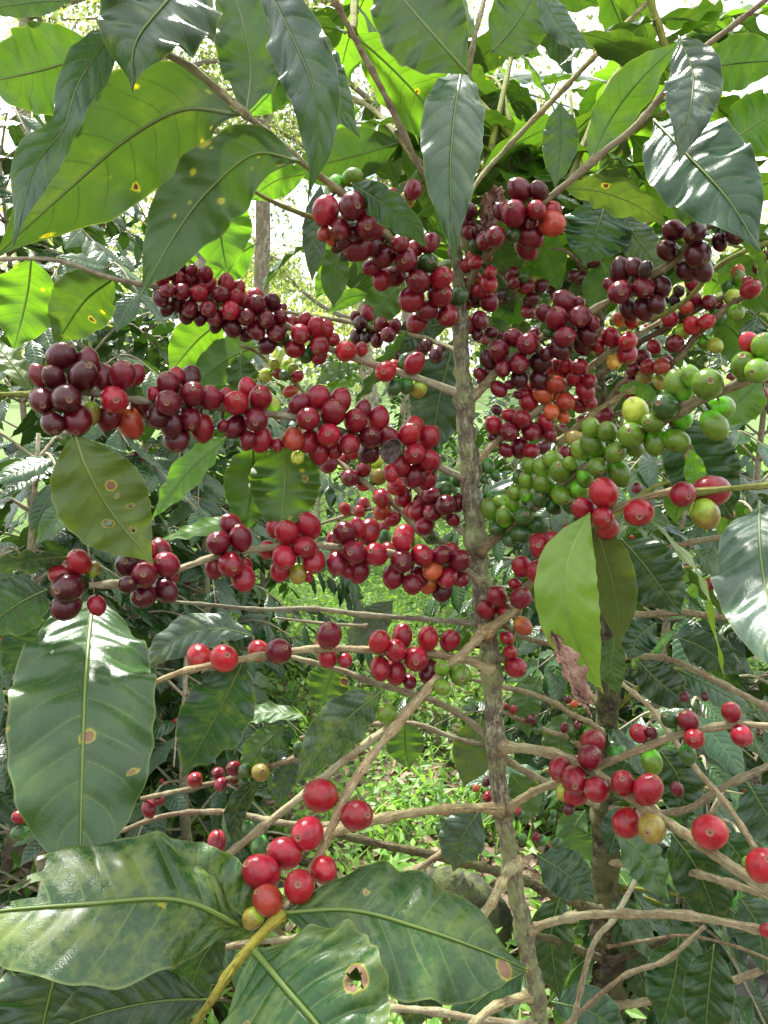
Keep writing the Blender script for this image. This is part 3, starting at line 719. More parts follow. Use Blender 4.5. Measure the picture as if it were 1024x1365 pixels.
for i, (x, y, h, s, lb) in enumerate([(-1.5, -.3, 2.1, .7, 'unseen coffee bush added as shade, left of the camera'), (-.9, -1.5, 2.2, .75, 'unseen coffee bush added as shade, behind the camera to the left'), (.2, -1.9, 2.3, .8, 'unseen coffee bush added as shade, straight behind the camera'),
        (1.3, -1.4, 2.2, .75, 'unseen coffee bush added as shade, behind the camera to the right'), (1.6, .1, 2.0, .65, 'unseen coffee bush added as shade, right of the camera')]):
    coffee_bush(x, y, h, s, lb, 300 + i, n_ind=0, cull=False, ripe=0, group='unseen coffee bushes added as shade')  # bushes out of view, added to block low sky light and darken reflections
# ------------------------------------------------------------------ the two coffee plants in front
tb = P(719, 1365, .565); MAIN = np.array([tb[0] + .02, tb[1] + .02, float(ground_h(tb[0], tb[1]))])
plant = thing('coffee_plant', MAIN, 'coffee plant in front with pale ribbed trunk and branches full of red and green cherries', 'plant')
tb2 = P(812, 1365, .95); REAR = np.array([tb2[0], tb2[1], float(ground_h(tb2[0], tb2[1]))])
rear = thing('coffee_plant', REAR, 'coffee plant with dark mossy trunk standing behind and right of the front trunk', 'plant')
PL = dict(m=(plant, MAIN), r=(rear, REAR))

def make_trunk(pl, pts, mat, nodes=.05, color=(1, 1, 1)):
    par, base = PL[pl]; W3 = [list(P(a, b, d)) + [.88 * r * d / F] for a, b, d, r in pts]
    e_ = np.array(W3[-1]); g_ = np.array([base[0], base[1], base[2] - .05, e_[3] * 1.25])
    W3 += [list(e_ * (1 - t) + g_ * t) for t in (.12, .25, .4, .6, .8, 1)]
    s = spline(W3, 330); path = s[:, :3]; rad = s[:, 3]
    L = np.concatenate([[0], np.cumsum(np.linalg.norm(np.diff(path, axis=0), axis=1))])
    rad = rad * (1 + .32 * np.exp(-((((L + .5 * nodes) % nodes) - .5 * nodes) / (.13 * nodes)) ** 2) + .02 * rng.standard_normal(330))
    path = path + rng.normal(0, .0006, path.shape)
    v, q, u = tube_arrays(path, rad, 18, .04, ridge=.07)
    return obj('trunk', mesh_np('trunk', v - base, q, [mat], True, u), par, color=color)
make_trunk('m', [(606, 330, .50, 8), (612, 385, .505, 10), (613, 440, .51, 11), (620, 560, .515, 13), (627, 650, .52, 14), (636, 740, .525, 14), (648, 830, .53, 14.5),
                 (656, 930, .535, 13), (664, 1040, .54, 13), (679, 1140, .55, 12.5), (697, 1240, .555, 12.5), (719, 1365, .565, 12)], M_TRUNK)
make_trunk('r', [(803, 340, .80, 5), (801, 430, .80, 6), (801, 540, .81, 7), (808, 680, .83, 9), (812, 800, .84, 12), (808, 960, .86, 16), (806, 1080, .88, 18), (806, 1200, .90, 20), (811, 1365, .95, 21)], M_MOSSY)

BR = {}
def branch(name, pl, pts, mat='b', node=.038, color=None, sides=9):
    par, base = PL[pl]; W4 = np.array([list(P(a, b, d)) + [(.80 if r < 7 else .74) * r * d / F] for a, b, d, r in pts])
    ln = np.linalg.norm(np.diff(W4[:, :3], axis=0), axis=1).sum(); n = max(14, int(ln / .0042))
    s = spline(W4, n); path, rad = s[:, :3], np.maximum(s[:, 3], .0006)
    L = np.linspace(0, ln, n); node = node * rng.uniform(.85, 1.2)
    rad = rad * (1 + .30 * np.exp(-((((L + .5 * node) % node) - .5 * node) / (.10 * node)) ** 2) + .07 * rng.standard_normal(n))
    rad = rad * (1 + .55 * np.exp(-L / .007))
    k = max(3, n // 9); wob = np.stack([np.interp(np.linspace(0, 1, n), np.linspace(0, 1, k), rng.normal(0, .0006, k)) for _ in range(3)], 1); path = path + wob
    v, q, u = tube_arrays(path, rad, sides, .05)
    c = color if color else tuple(rng.uniform(.8, 1.12) * np.array([1, 1 + rng.normal(0, .03), 1 + rng.normal(0, .05)]))
    o = obj('branch', mesh_np('branch', v - base, q, [dict(b=M_BARK, t=M_TWIG, m=M_MOSSY, k=M_TRUNK)[mat]], True, u), par, color=c)
    pxs = spline(np.array([[a, b, d] for a, b, d, r in pts], float), 60)
    BR[name] = (o, pxs, base); return o
DKB = (.55, .42, .36)
# left side
branch('A', 'm', [(617, 528, .515, 6), (590, 517, .51, 6.5), (555, 503, .505, 6), (500, 485, .50, 6), (440, 463, .49, 5.5), (385, 437, .485, 5), (300, 405, .47, 5), (215, 383, .46, 4.5), (150, 370, .45, 4), (75, 346, .45, 3.5), (-20, 343, .46, 3)])
branch('apex', 'm', [(612, 430, .51, 7), (588, 402, .48, 6), (545, 345, .455, 6), (495, 290, .435, 6), (448, 250, .42, 6), (404, 217, .41, 5.5), (326, 150, .40, 6), (258, 92, .395, 6), (212, 68, .39, 5)], color=(.75, .75, .55))
branch('B', 'm', [(628, 642, .52, 7), (592, 626, .51, 6.5), (545, 606, .50, 6), (500, 590, .49, 6), (440, 570, .475, 6), (385, 556, .465, 6.5), (300, 545, .45, 6), (200, 535, .425, 6), (110, 523, .41, 6), (45, 523, .405, 5)])
branch('Btip', 'm', [(50, 524, .405, 5), (20, 524, .40, 4.5), (-30, 526, .39, 4)], 't')
branch('C', 'm', [(640, 772, .525, 7), (600, 752, .515, 6), (545, 741, .505, 6), (480, 735, .50, 6), (420, 729, .49, 6.5), (350, 732, .48, 6), (290, 742, .465, 6), (230, 762, .45, 6), (170, 776, .435, 6), (118, 780, .425, 5.5)])
branch('D', 'm', [(640, 832, .53, 4.5), (560, 824, .53, 4), (490, 819, .53, 4.5), (420, 811, .53, 4), (340, 813, .53, 3.5), (280, 806, .52, 3), (225, 800, .52, 2.5)], color=(.75, .8, .8))
branch('D2', 'm', [(490, 834, .54, 2.2), (430, 832, .54, 2.2), (370, 826, .54, 2)], color=(.9, .9, .9))
branch('E', 'm', [(655, 893, .53, 8), (625, 880, .525, 7), (575, 872, .515, 6), (500, 870, .50, 6), (430, 866, .485, 6), (370, 871, .475, 6), (300, 883, .46, 6), (240, 897, .45, 5.5), (194, 916, .445, 5)], color=(1.15, 1.0, .8))
branch('F', 'm', [(648, 838, .525, 8), (622, 868, .51, 8), (585, 905, .49, 8), (548, 945, .47, 8), (505, 995, .45, 8), (470, 1043, .43, 8), (445, 1095, .41, 8), (425, 1140, .395, 7), (402, 1180, .38, 7), (378, 1216, .365, 8)], color=(1.15, 1.0, .8))
branch('Ftip', 'm', [(378, 1216, .365, 9), (350, 1245, .355, 9), (312, 1290, .345, 8.5), (282, 1335, .335, 8), (240, 1390, .33, 8)], 't', color=(1.15, 1.0, .6))
branch('F2', 'm', [(560, 925, .50, 6), (515, 968, .49, 6), (459, 1011, .48, 7), (408, 1054, .475, 7), (355, 1098, .47, 7), (300, 1143, .46, 6.5)], color=(1.0, .95, .8))
branch('G', 'm', [(666, 1079, .54, 9), (620, 1078, .53, 8), (560, 1083, .52, 8), (500, 1093, .51, 8), (446, 1108, .50, 9), (405, 1118, .49, 6)], color=(1.1, 1.02, .75))
branch('G0', 'm', [(662, 1000, .54, 5), (640, 972, .54, 5.5), (600, 946, .54, 5), (556, 928, .54, 5), (502, 911, .54, 5), (456, 893, .54, 4.5), (389, 875, .54, 4)], color=(.8, .78, .7))
branch('G1', 'm', [(690, 1000, .62, 4), (611, 985, .62, 4), (549, 964, .62, 4), (467, 969, .62, 4), (400, 985, .62, 3)], color=(.7, .65, .6))
branch('M1', 'm', [(634, 752, .53, 6), (600, 728, .55, 5.5), (563, 712, .56, 5.5), (530, 675, .57, 5), (497, 650, .58, 5), (449, 614, .60, 4), (425, 595, .6, 3)], color=(.9, .88, .8))
branch('M2', 'm', [(632, 724, .525, 6), (610, 704, .53, 6), (585, 680, .535, 5.5), (560, 655, .54, 5), (530, 632, .55, 4)], color=(.9, .86, .76))
branch('M3', 'm', [(570, 708, .57, 3), (535, 685, .6, 3), (502, 677, .62, 3), (467, 686, .64, 3), (425, 699, .65, 2.5)], color=(.6, .55, .5))
branch('tw', 'm', [(455, 560, .52, 3), (412, 530, .52, 3.5), (388, 506, .51, 3), (365, 490, .51, 3), (338, 468, .50, 3), (318, 462, .5, 2.5)], color=(.8, .85, .5))
branch('bk', 'm', [(612, 470, .54, 4), (560, 450, .58, 4), (500, 438, .6, 4), (455, 428, .62, 3.5), (400, 420, .62, 3), (370, 412, .62, 2.5)], color=(.6, .6, .45))
branch('tl', 'm', [(447, 300, .45, 4), (425, 293, .445, 4), (395, 282, .44, 4), (350, 262, .44, 3.5), (300, 230, .44, 3)], 't')
branch('sp', 'm', [(606, 335, .50, 6), (590, 270, .50, 6), (560, 225, .50, 5), (515, 128, .49, 5), (470, 45, .485, 5), (432, -20, .48, 5)], color=DKB)
branch('ld', 'm', [(608, 335, .50, 7), (616, 200, .52, 5), (627, 78, .53, 4.5), (645, 0, .55, 4), (655, -40, .56, 3.5)], color=(.6, .6, .4))
branch('u2', 'm', [(612, 300, .52, 4), (640, 236, .56, 4), (722, 150, .58, 5), (792, 75, .6, 4.5), (862, 5, .62, 4), (890, -25, .62, 4)], color=(.85, .85, .5))
branch('R2', 'm', [(617, 395, .51, 6), (640, 350, .495, 6), (672, 318, .485, 6), (700, 290, .475, 6), (737, 260, .47, 6), (800, 206, .46, 6), (850, 165, .455, 5.5), (905, 98, .45, 5), (930, 72, .45, 5), (977, 35, .445, 4.5), (1040, -15, .44, 4)], color=DKB)
branch('R1', 'm', [(622, 532, .515, 8), (645, 513, .51, 8), (672, 485, .505, 7), (720, 452, .495, 7), (760, 428, .485, 6.5), (812, 400, .475, 6), (860, 370, .46, 7), (900, 345, .45, 7), (935, 305, .44, 6), (985, 300, .43, 5)], color=(.9, .82, .72))
branch('R3', 'm', [(630, 622, .52, 6), (660, 590, .52, 6.5), (705, 558, .515, 6.5), (726, 540, .515, 6), (770, 505, .51, 6), (800, 480, .50, 6.5), (840, 452, .49, 5), (880, 428, .485, 4)], color=(1, .9, .72))
branch('R4', 'm', [(640, 735, .52, 8), (668, 712, .51, 8), (715, 676, .49, 7.5), (762, 636, .46, 7.5), (810, 606, .435, 8), (870, 570, .41, 9), (925, 540, .39, 10), (990, 510, .37, 9), (1050, 480, .36, 8)], color=(.75, .62, .5))
branch('R5', 'm', [(645, 842, .525, 9), (685, 812, .51, 8), (705, 780, .50, 6.5), (738, 742, .47, 6), (780, 705, .44, 6), (818, 680, .425, 6.5), (870, 662, .415, 6.5), (920, 655, .41, 6)], color=(1.1, .95, .68))
branch('R5tip', 'm', [(915, 656, .41, 6), (975, 650, .40, 5), (1050, 646, .39, 5)], 't')
branch('br', 'm', [(745, 590, .52, 5), (790, 552, .50, 5), (822, 530, .49, 4), (845, 515, .48, 3)], color=(.9, .85, .55))
branch('r6', 'm', [(650, 870, .53, 5), (672, 880, .53, 5), (685, 845, .53, 4), (700, 790, .54, 3)], color=(.7, .6, .5))
branch('n1', 'm', [(640, 800, .53, 5), (685, 845, .55, 4.5), (735, 860, .58, 4), (810, 868, .6, 4)], color=(.6, .5, .42))
# lower right
branch('I', 'm', [(668, 995, .535, 9), (715, 1000, .52, 9), (767, 1016, .50, 9), (820, 1049, .475, 9), (880, 1090, .45, 10), (925, 1120, .43, 9.5), (985, 1161, .40, 10), (1050, 1200, .38, 10)], color=(1.05, .98, .78))
branch('I2', 'm', [(790, 1022, .50, 6), (850, 1001, .48, 6), (902, 981, .47, 6), (977, 967, .455, 6), (1050, 970, .44, 6)], color=(1.15, 1.05, .9))
branch('I3', 'm', [(676, 1076, .54, 7), (722, 1052, .53, 6.5), (752, 1040, .52, 6)], color=(1.1, 1.05, .8))
branch('I4', 'm', [(668, 1010, .55, 6), (715, 1037, .58, 5.5), (797, 1075, .62, 5.5)], color=(.8, .75, .6))
branch('J', 'm', [(702, 1240, .555, 8), (735, 1228, .54, 7.5), (782, 1219, .53, 7), (850, 1219, .51, 7), (921, 1222, .49, 7.5), (1050, 1250, .46, 7)], color=(1.1, 1.02, .85))
branch('H', 'm', [(684, 1153, .55, 10), (672, 1172, .52, 9), (655, 1206, .49, 9), (632, 1232, .47, 9), (604, 1258, .45, 10), (570, 1285, .43, 9), (538, 1310, .415, 8)], color=(1.1, 1.05, .75))
branch('J2', 'm', [(712, 1326, .56, 8), (662, 1340, .54, 7.5), (627, 1368, .52, 7)], color=(1.05, 1, .75))
branch('J3', 'm', [(715, 1366, .56, 7), (654, 1362, .56, 6), (572, 1350, .56, 6), (500, 1345, .56, 5)], color=(.9, .85, .75))
branch('lt', 'm', [(395, 1010, .6, 4), (330, 1030, .62, 4), (275, 1045, .64, 4), (190, 1065, .66, 3.5)], color=(.7, .6, .52))
branch('lu', 'm', [(470, 1100, .66, 6), (380, 1098, .68, 5), (300, 1082, .7, 5), (220, 1086, .7, 4), (150, 1110, .7, 4)], color=(.6, .52, .45))
branch('lv', 'm', [(600, 1130, .66, 5), (420, 1240, .66, 5), (320, 1260, .66, 5), (180, 1290, .64, 5)], color=(.6, .52, .42))
# plant behind
branch('Q', 'r', [(806, 1215, .88, 8), (786, 1210, .85, 9), (728, 1187, .78, 9), (696, 1172, .75, 8), (627, 1151, .72, 8), (517, 1128, .69, 7), (450, 1112, .67, 6)], 'm', color=(2.0, 1.9, 1.6))
branch('K', 'r', [(770, 850, .78, 4), (820, 902, .70, 4), (865, 942, .62, 4.5), (925, 1019, .56, 5), (974, 1079, .53, 5), (1006, 1132, .50, 5.5)], color=(1.15, 1.05, .85))
branch('N', 'r', [(806, 1075, .88, 6), (860, 1085, .8, 6), (917, 1079, .75, 6), (966, 1049, .72, 6), (1060, 1005, .70, 6)], color=(.8, .75, .68))
branch('N2', 'r', [(812, 1150, .88, 6), (895, 1161, .78, 6), (955, 1172, .72, 7), (1050, 1202, .68, 7)], color=(.95, .9, .75))
branch('J4', 'r', [(700, 1246, .62, 5), (745, 1255, .7, 6), (800, 1278, .88, 6)], 'm', color=(2, 1.9, 1.6))
branch('S', 'r', [(760, 1375, .72, 4.5), (790, 1262, .70, 4.5), (820, 1222, .70, 4.5), (856, 1158, .72, 4)], color=(1.0, .98, .9))
branch('S2', 'r', [(740, 1380, .66, 4), (827, 1304, .66, 4), (887, 1281, .66, 4.5), (921, 1252, .66, 4), (940, 1235, .66, 3)], color=(.7, .55, .48))
branch('S3', 'r', [(820, 1340, .92, 6), (870, 1334, .85, 6), (917, 1326, .8, 6), (970, 1311, .76, 6), (1050, 1280, .74, 5)], color=(.95, .9, .75))
branch('S4', 'r', [(815, 1280, .9, 6), (860, 1266, .86, 6), (905, 1252, .84, 5)], 'm', color=(1.8, 1.7, 1.5))
branch('K2', 'r', [(812, 1262, .88, 2.5), (900, 1248, .76, 2.5), (970, 1258, .72, 2.5), (1040, 1285, .7, 2.5)], color=(.6, .42, .36))
branch('p1', 'r', [(808, 740, .83, 5), (880, 732, .74, 5), (925, 721, .70, 5), (974, 713, .68, 5), (1050, 705, .66, 5)], color=(.7, .6, .52))
branch('p2', 'r', [(812, 815, .84, 6), (850, 820, .80, 6), (910, 816, .76, 6), (974, 824, .72, 5), (1050, 815, .7, 5)], color=(.8, .72, .6))
branch('p3', 'r', [(810, 875, .84, 6), (891, 880, .76, 6), (959, 910, .70, 6), (1050, 958, .66, 6)], color=(.75, .66, .55))
branch('p4', 'r', [(806, 985, .86, 6), (801, 974, .82, 5), (764, 951, .76, 5), (730, 932, .72, 5), (676, 917, .70, 4), (630, 905, .70, 3)], color=(.7, .6, .5))
branch('p5', 'r', [(806, 1020, .86, 5), (760, 985, .80, 4), (737, 977, .76, 4), (690, 958, .74, 4), (655, 940, .74, 3)], color=(.65, .52, .45))
branch('q1', 'r', [(803, 545, .81, 5), (835, 505, .76, 5), (892, 487, .70, 5), (927, 449, .68, 5.5), (966, 414, .66, 5.5), (1012, 385, .64, 4.5), (1050, 372, .62, 4)], color=DKB)
branch('q2', 'r', [(801, 500, .80, 5), (845, 462, .74, 5), (890, 438, .70, 5), (930, 412, .68, 5), (962, 398, .68, 4), (1000, 392, .68, 3)], color=(.45, .34, .3))
branch('q3', 'r', [(801, 425, .80, 4), (792, 385, .74, 4), (775, 355, .70, 4), (755, 335, .68, 3), (735, 330, .68, 2.5)], color=(.4, .3, .28))
branch('q4', 'r', [(800, 440, .80, 4), (720, 425, .74, 3), (690, 395, .70, 3), (670, 370, .70, 3), (655, 360, .70, 2.5)], color=(.5, .4, .35))
branch('q5', 'r', [(803, 350, .80, 3), (842, 333, .76, 3.5), (874, 312, .74, 3)], 't')
branch('q6', 'r', [(801, 450, .8, 4), (900, 410, .60, 4), (949, 362, .54, 4), (986, 338, .52, 4), (1040, 318, .50, 4)], 't')
branch('q7', 'r', [(803, 560, .81, 4), (860, 540, .74, 4), (940, 528, .70, 4), (1050, 500, .66, 4)], color=DKB)
branch('q8', 'r', [(805, 600, .82, 4), (760, 580, .76, 4), (700, 545, .72, 4), (660, 560, .7, 3), (645, 555, .7, 3)], color=DKB)
branch('q9', 'r', [(803, 520, .81, 4), (740, 490, .74, 4), (690, 460, .70, 4), (650, 455, .68, 4), (632, 450, .68, 3)], color=DKB)

# ------------------------------------------------------------------ cherries: which branch, a crop of the photo (x0, y0, scale), then x y radius ripeness (b = behind)
GR = [
(['B'], 30, 440, 3.938, '''205 145 78 D,345 165 58 Mb,90 240 52 Mb,165 250 60 D,318 245 75 D,425 250 65 Mb,525 240 70 M,590 235 55 Mb,105 372 68 D,230 360 77 D,482 367 72 R,160 490 62 D,285 472 78 M,360 435 50 Ub,455 455 62 Mb,565 485 68 r,620 410 60 Mb,690 335 35 Rb,765 290 65 M,805 240 42 Rb,880 250 55 D,890 335 65 M,765 382 68 M,985 355 62 M,705 455 55 Db,780 495 58 Db,808 570 66 D,878 465 64 M,945 512 66 R'''),
(['B'], 270, 470, 5.12, '''310 250 68 R,395 310 85 R,230 345 82 B,165 300 50 Rb,225 505 80 M,365 455 82 M,395 590 80 R,310 600 55 Mb,140 500 40 Mb,480 360 48 Yb,510 630 45 R,660 350 65 M,785 310 78 R,935 335 75 R,720 450 82 R,890 410 85 R,620 590 75 r,720 600 72 R,860 560 82 R,795 680 70 Rb,650 715 46 Yb,605 410 35 Rb'''),
(['tw'], 270, 470, 5.12, '490 80 40 Y,430 155 45 Y,520 145 42 R,560 155 40 g,580 90 40 Y,615 110 38 Y,648 160 42 R,600 265 42 r'),
(['B'], 360, 500, 3.938, '''450 240 64 R,485 185 45 Mb,568 232 62 R,525 328 60 M,625 330 52 M,415 362 58 R,520 410 55 Db,345 395 40 Rb,730 310 60 B,760 265 50 Bb,830 328 58 R,760 413 55 R,838 447 57 R,680 480 55 Rb,760 520 58 Mb,635 515 40 Rb,825 545 50 Rb,880 380 28 g'''),
(['M1'], 360, 500, 3.938, '''440 405 40 Rb,310 467 46 M,390 440 36 Rb,420 540 47 M,495 495 36 R,570 535 42 U,560 455 34 Yb,490 580 32 Rb,588 643 49 B,590 715 44 r,645 758 36 R,850 850 40 gb'''),
(['M2'], 360, 500, 3.938, '''665 583 50 B,700 640 46 R,845 633 50 M,900 645 45 Mb,920 685 55 D,985 672 45 M,775 710 52 R,740 705 40 Rb,855 720 50 M,810 790 52 M,962 762 36 M,790 655 38 Mb,905 575 55 g,985 552 38 g,910 600 45 gb'''),
(['M3'], 360, 500, 3.938, '395 703 32 B,470 715 34 B,495 675 30 Bb'),
(['C'], 410, 630, 4.452, '''220 358 72 M,295 330 52 Rb,365 350 72 R,275 470 72 M,405 485 68 R,175 540 68 M,305 575 66 M,155 400 45 Rb,235 580 40 Rb,480 460 50 Rb,560 415 60 R,575 375 60 Rb,560 525 68 M,680 490 68 R,640 420 35 Gb,790 490 60 M,855 470 45 Rb,905 520 68 M,740 582 55 O,655 620 65 M,510 615 65 M,620 660 55 Mb,715 660 55 Ob,830 620 60 R,800 695 62 D,912 632 46 M'''),
(['M1', 'M3'], 410, 630, 4.452, '460 385 38 g,455 330 35 Rb,735 385 45 g'),
(['C'], 340, 680, 3.2, '90 70 45 Rb,135 97 52 R,225 70 55 R,212 157 48 R,125 200 52 R,250 215 50 R,55 170 40 Rb,105 258 42 Rb,182 270 40 U,228 285 20 Rb'),
(['E'], 340, 680, 3.2, '''100 603 55 M,15 600 45 Bb,316 535 55 M,290 575 35 Rb,310 630 38 Rb,383 640 30 R,530 560 48 B,628 540 44 R,600 600 48 R,738 548 46 B,832 557 42 R,535 675 45 R,600 692 45 R,688 635 52 R,660 732 28 M,745 690 48 M'''),
(['F'], 340, 680, 3.2, '798 673 33 G,875 702 45 G,798 755 37 G'),
(['C'], 0, 660, 2.56, '''790 103 36 M,745 163 40 M,822 148 40 M,785 237 42 R,732 250 32 Mb,830 282 40 R,830 235 28 Rb,463 195 42 R,545 200 40 M,440 238 45 D,492 272 45 M,568 237 45 M,570 275 40 Mb,435 305 32 D,490 345 42 D,565 325 38 D,505 185 25 Rb,270 228 42 B,232 315 52 D,215 275 40 Rb,228 378 48 D,320 255 25 Ub,330 375 30 Rb'''),
(['E'], 0, 660, 2.56, '765 557 47 B,680 553 42 Bb'),
(['A'], 190, 340, 3.938, '''100 118 46 M,140 90 35 Db,192 75 38 D,190 130 38 R,265 120 44 M,332 102 38 M,260 80 30 Mb,130 185 40 M,205 195 45 M,75 165 30 Db,95 225 42 D,130 280 38 D,185 250 40 Db,252 280 42 M,298 202 45 R,340 160 38 Rb,345 280 44 M,380 325 45 M,230 315 42 Db,305 330 35 Db,385 370 35 Db,408 207 46 M,440 150 46 R,505 175 36 R,485 225 42 R,362 205 30 Rb,365 145 25 Rb,462 290 48 R,545 325 48 M,470 370 50 D,598 265 50 M,590 220 45 Rb,535 240 35 Rb,682 250 45 D,650 340 48 M,725 325 40 M,595 395 48 M,702 410 50 M,550 410 42 Db,655 470 48 D,735 445 35 gb,735 275 22 Mb,780 355 40 Rb,828 415 52 R,850 345 38 R,910 380 46 R,960 385 45 Rb,800 490 48 R,860 525 38 g,930 478 50 R,930 535 38 Rb,1000 445 35 Rb'''),
(['A'], 340, 330, 2.844, '345 393 40 B,405 385 25 Rb,495 470 42 B,530 455 30 Rb,605 440 38 R,575 432 30 g,530 527 30 g,575 525 25 gb,620 535 32 Ub'),
(['bk'], 340, 330, 2.844, '400 285 28 D,427 250 25 R,380 260 20 M,478 290 28 M,530 297 26 M,505 330 30 M,462 352 26 M,390 340 30 D,420 340 25 K,530 410 25 Db,650 370 25 D,690 405 32 D,635 385 25 Mb,445 315 25 Db'),
(['apex'], 400, 220, 3.938, '''135 240 70 R,275 215 70 M,125 360 35 r,165 375 35 Ob,215 335 52 M,280 355 45 Db,305 430 75 M,370 310 85 M,440 375 40 Mb,230 400 40 Db,195 430 30 Db,385 430 45 Db,235 475 30 gb,440 480 56 M,525 410 48 R,600 440 45 Rb,680 410 50 Mb,557 498 62 M,380 535 46 M,430 600 52 R,490 585 55 M,670 515 52 g,620 610 62 M,740 590 60 R,735 680 65 M,585 705 65 R,665 765 55 M,615 825 58 R,775 790 62 R,830 690 48 g,275 65 48 G,190 100 48 Gb'''),
(['sp'], 400, 220, 3.938, '475 165 40 Mb,390 120 25 gb,595 130 50 M,560 185 45 Ub'),
(['R2'], 400, 220, 3.938, '''890 240 38 D,885 305 35 M,895 360 38 M,940 345 30 D,970 400 45 M,1000 370 35 M,925 430 38 g,860 530 38 R,920 510 38 R,900 485 30 Ob,985 480 30 Mb,915 590 35 Ob,990 620 48 R,1000 560 35 R,945 660 40 R,920 705 42 D,990 715 48 M,945 815 45 M,895 840 40 Rb,870 730 35 Rb,930 890 28 D,1005 880 30 D,870 620 30 Rb'''),
(['R2'], 620, 220, 5.12, '375 172 75 M,505 180 60 D,335 335 85 M,245 320 55 Mb,487 308 65 R,590 400 82 r,600 310 60 Rb,440 485 80 Mb,420 560 75 Mb,330 475 52 g,205 485 70 M,130 520 60 M,440 390 50 Db'),
(['q4'], 620, 220, 5.12, '320 745 45 M,335 805 40 M,420 830 52 M,400 770 35 g,460 790 30 Ub,520 825 42 D,510 875 32 g,455 920 50 D,545 915 35 g,250 880 45 K,590 900 35 U,595 860 40 Mb,280 920 35 Kb,430 1000 50 M,520 950 40 gb'),
(['q3'], 620, 220, 5.12, '740 755 42 D,780 775 42 D,875 660 42 D,930 735 48 D,880 850 35 Rb,855 930 38 g'),
(['R1'], 620, 370, 5.12, '''685 165 72 M,785 175 40 Mb,545 245 62 M,625 280 78 M,785 265 72 M,875 310 45 Mb,680 405 70 M,830 385 75 D,800 450 70 Db,570 375 38 g,650 490 70 Db,335 415 65 M,430 450 78 M,475 390 45 Mb,230 500 75 M,370 585 68 M,260 620 60 M,510 580 68 D,370 690 62 D,505 690 68 D,160 560 55 Db,165 640 45 Db,100 660 40 Mb,230 760 50 M,120 700 40 Mb,305 730 35 Mb,555 520 50 Db'''),
(['q9'], 620, 370, 5.12, '180 375 38 D,245 400 35 D,135 425 35 M,90 385 35 M,100 415 30 Mb,40 330 35 Rb'),
(['R3'], 620, 370, 5.12, '''905 465 48 Bb,655 615 62 R,780 610 58 R,690 595 45 Rb,750 685 58 R,850 705 50 R,620 730 62 r,535 800 68 O,685 845 65 r,820 770 65 R,435 845 65 R,410 755 40 R,465 750 35 Rb,590 915 55 O,670 950 45 O,780 865 55 R,855 850 45 R,360 800 30 Mb,585 635 30 Rb'''),
(['R3'], 640, 530, 5.12, '95 190 62 R,205 125 48 R,285 150 65 R,200 235 65 M,345 235 58 M,400 225 55 Rb,270 340 60 M,345 365 55 R,450 170 50 Rb,480 260 45 Mb,175 360 45 Mb,90 265 38 Db'),
(['q8'], 640, 530, 5.12, '115 85 35 D,430 340 50 Db,560 215 35 Mb,845 130 60 M,570 370 40 M,620 380 38 Mb,690 165 35 Mb'),
(['R4'], 640, 530, 5.12, '''655 285 60 U,755 205 65 G,870 235 70 G,770 320 80 G,690 360 62 G,925 375 75 G,800 470 70 G,950 515 80 G,715 545 60 Gb,500 425 60 G,615 450 45 Gb,340 465 50 G,425 480 58 G,550 500 75 G,325 565 58 G,435 590 65 G,560 665 70 G,680 625 70 Gb,255 550 35 gb,410 695 60 g,245 650 58 G,310 660 45 Gb,230 720 52 G,150 710 45 Gb,80 765 68 G,165 815 60 G,300 808 68 g,120 890 55 g,280 930 65 g,395 870 65 gb,205 965 55 g,500 745 50 gb,620 740 55 gb'''),
(['R3'], 640, 530, 5.12, '85 675 33 g,50 465 48 g,105 535 35 g,25 560 30 g'),
(['R5'], 640, 530, 5.12, '845 650 98 B,710 760 78 R,840 820 75 B,865 890 85 Rb,615 920 62 R,425 1000 75 R,500 975 55 Rb'),
(['R4'], 800, 420, 4.571, '480 435 80 G,655 420 90 G,550 370 55 Gb,400 555 78 g,215 585 78 Y,320 655 65 G,190 730 78 G,340 775 68 G,465 765 70 G,490 640 70 Gb,740 560 75 Gb,695 670 82 G,210 815 50 Gb,760 430 40 Yb,910 170 60 B,1000 190 75 G,875 310 75 G,960 340 75 G'),
(['q7'], 800, 420, 4.571, '800 385 30 Mb,870 440 45 Rb,835 515 40 Rb,935 515 32 Mb,990 480 35 Mb'),
(['R1'], 800, 270, 4.571, '450 170 62 D,580 185 70 D,620 140 45 Db,410 290 60 D,598 320 78 D,525 415 60 D,620 410 60 Db,800 140 50 K,830 190 65 D,730 240 45 Db,130 415 65 D,210 395 55 Db,275 410 55 K,60 500 40 Mb,120 545 75 M,265 515 65 M,370 510 58 D,180 650 60 D,270 645 68 D,345 620 55 Db'),
(['q2', 'q1'], 800, 270, 4.571, '''15 425 30 D,570 490 48 R,570 590 46 M,665 610 48 M,480 540 42 K,395 590 30 K,455 600 38 K,525 640 45 r,425 710 55 R,340 740 35 K,500 700 38 Mb,650 725 50 B,560 750 50 B,505 785 42 Yb,710 640 45 Mb,455 860 55 M,640 850 42 G,700 870 45 Y,840 430 42 O,850 470 42 G,775 510 30 g,918 530 58 R,812 580 52 Y,830 670 45 G,715 700 50 gb,965 400 35 D,1010 325 30 D,900 480 30 Rb,330 880 42 R,260 945 48 M,290 1000 45 R'''),
(['R3'], 800, 270, 4.571, '115 715 38 O,190 725 40 Bb,65 820 55 R,170 845 58 B,165 920 58 R,85 970 45 L'),
(['q1'], 800, 420, 4.571, '290 310 45 R,375 310 50 r,410 285 40 Rb,275 375 52 U,365 410 38 U,205 335 45 M,195 405 40 M,200 480 45 Mb,450 360 35 Ub'),
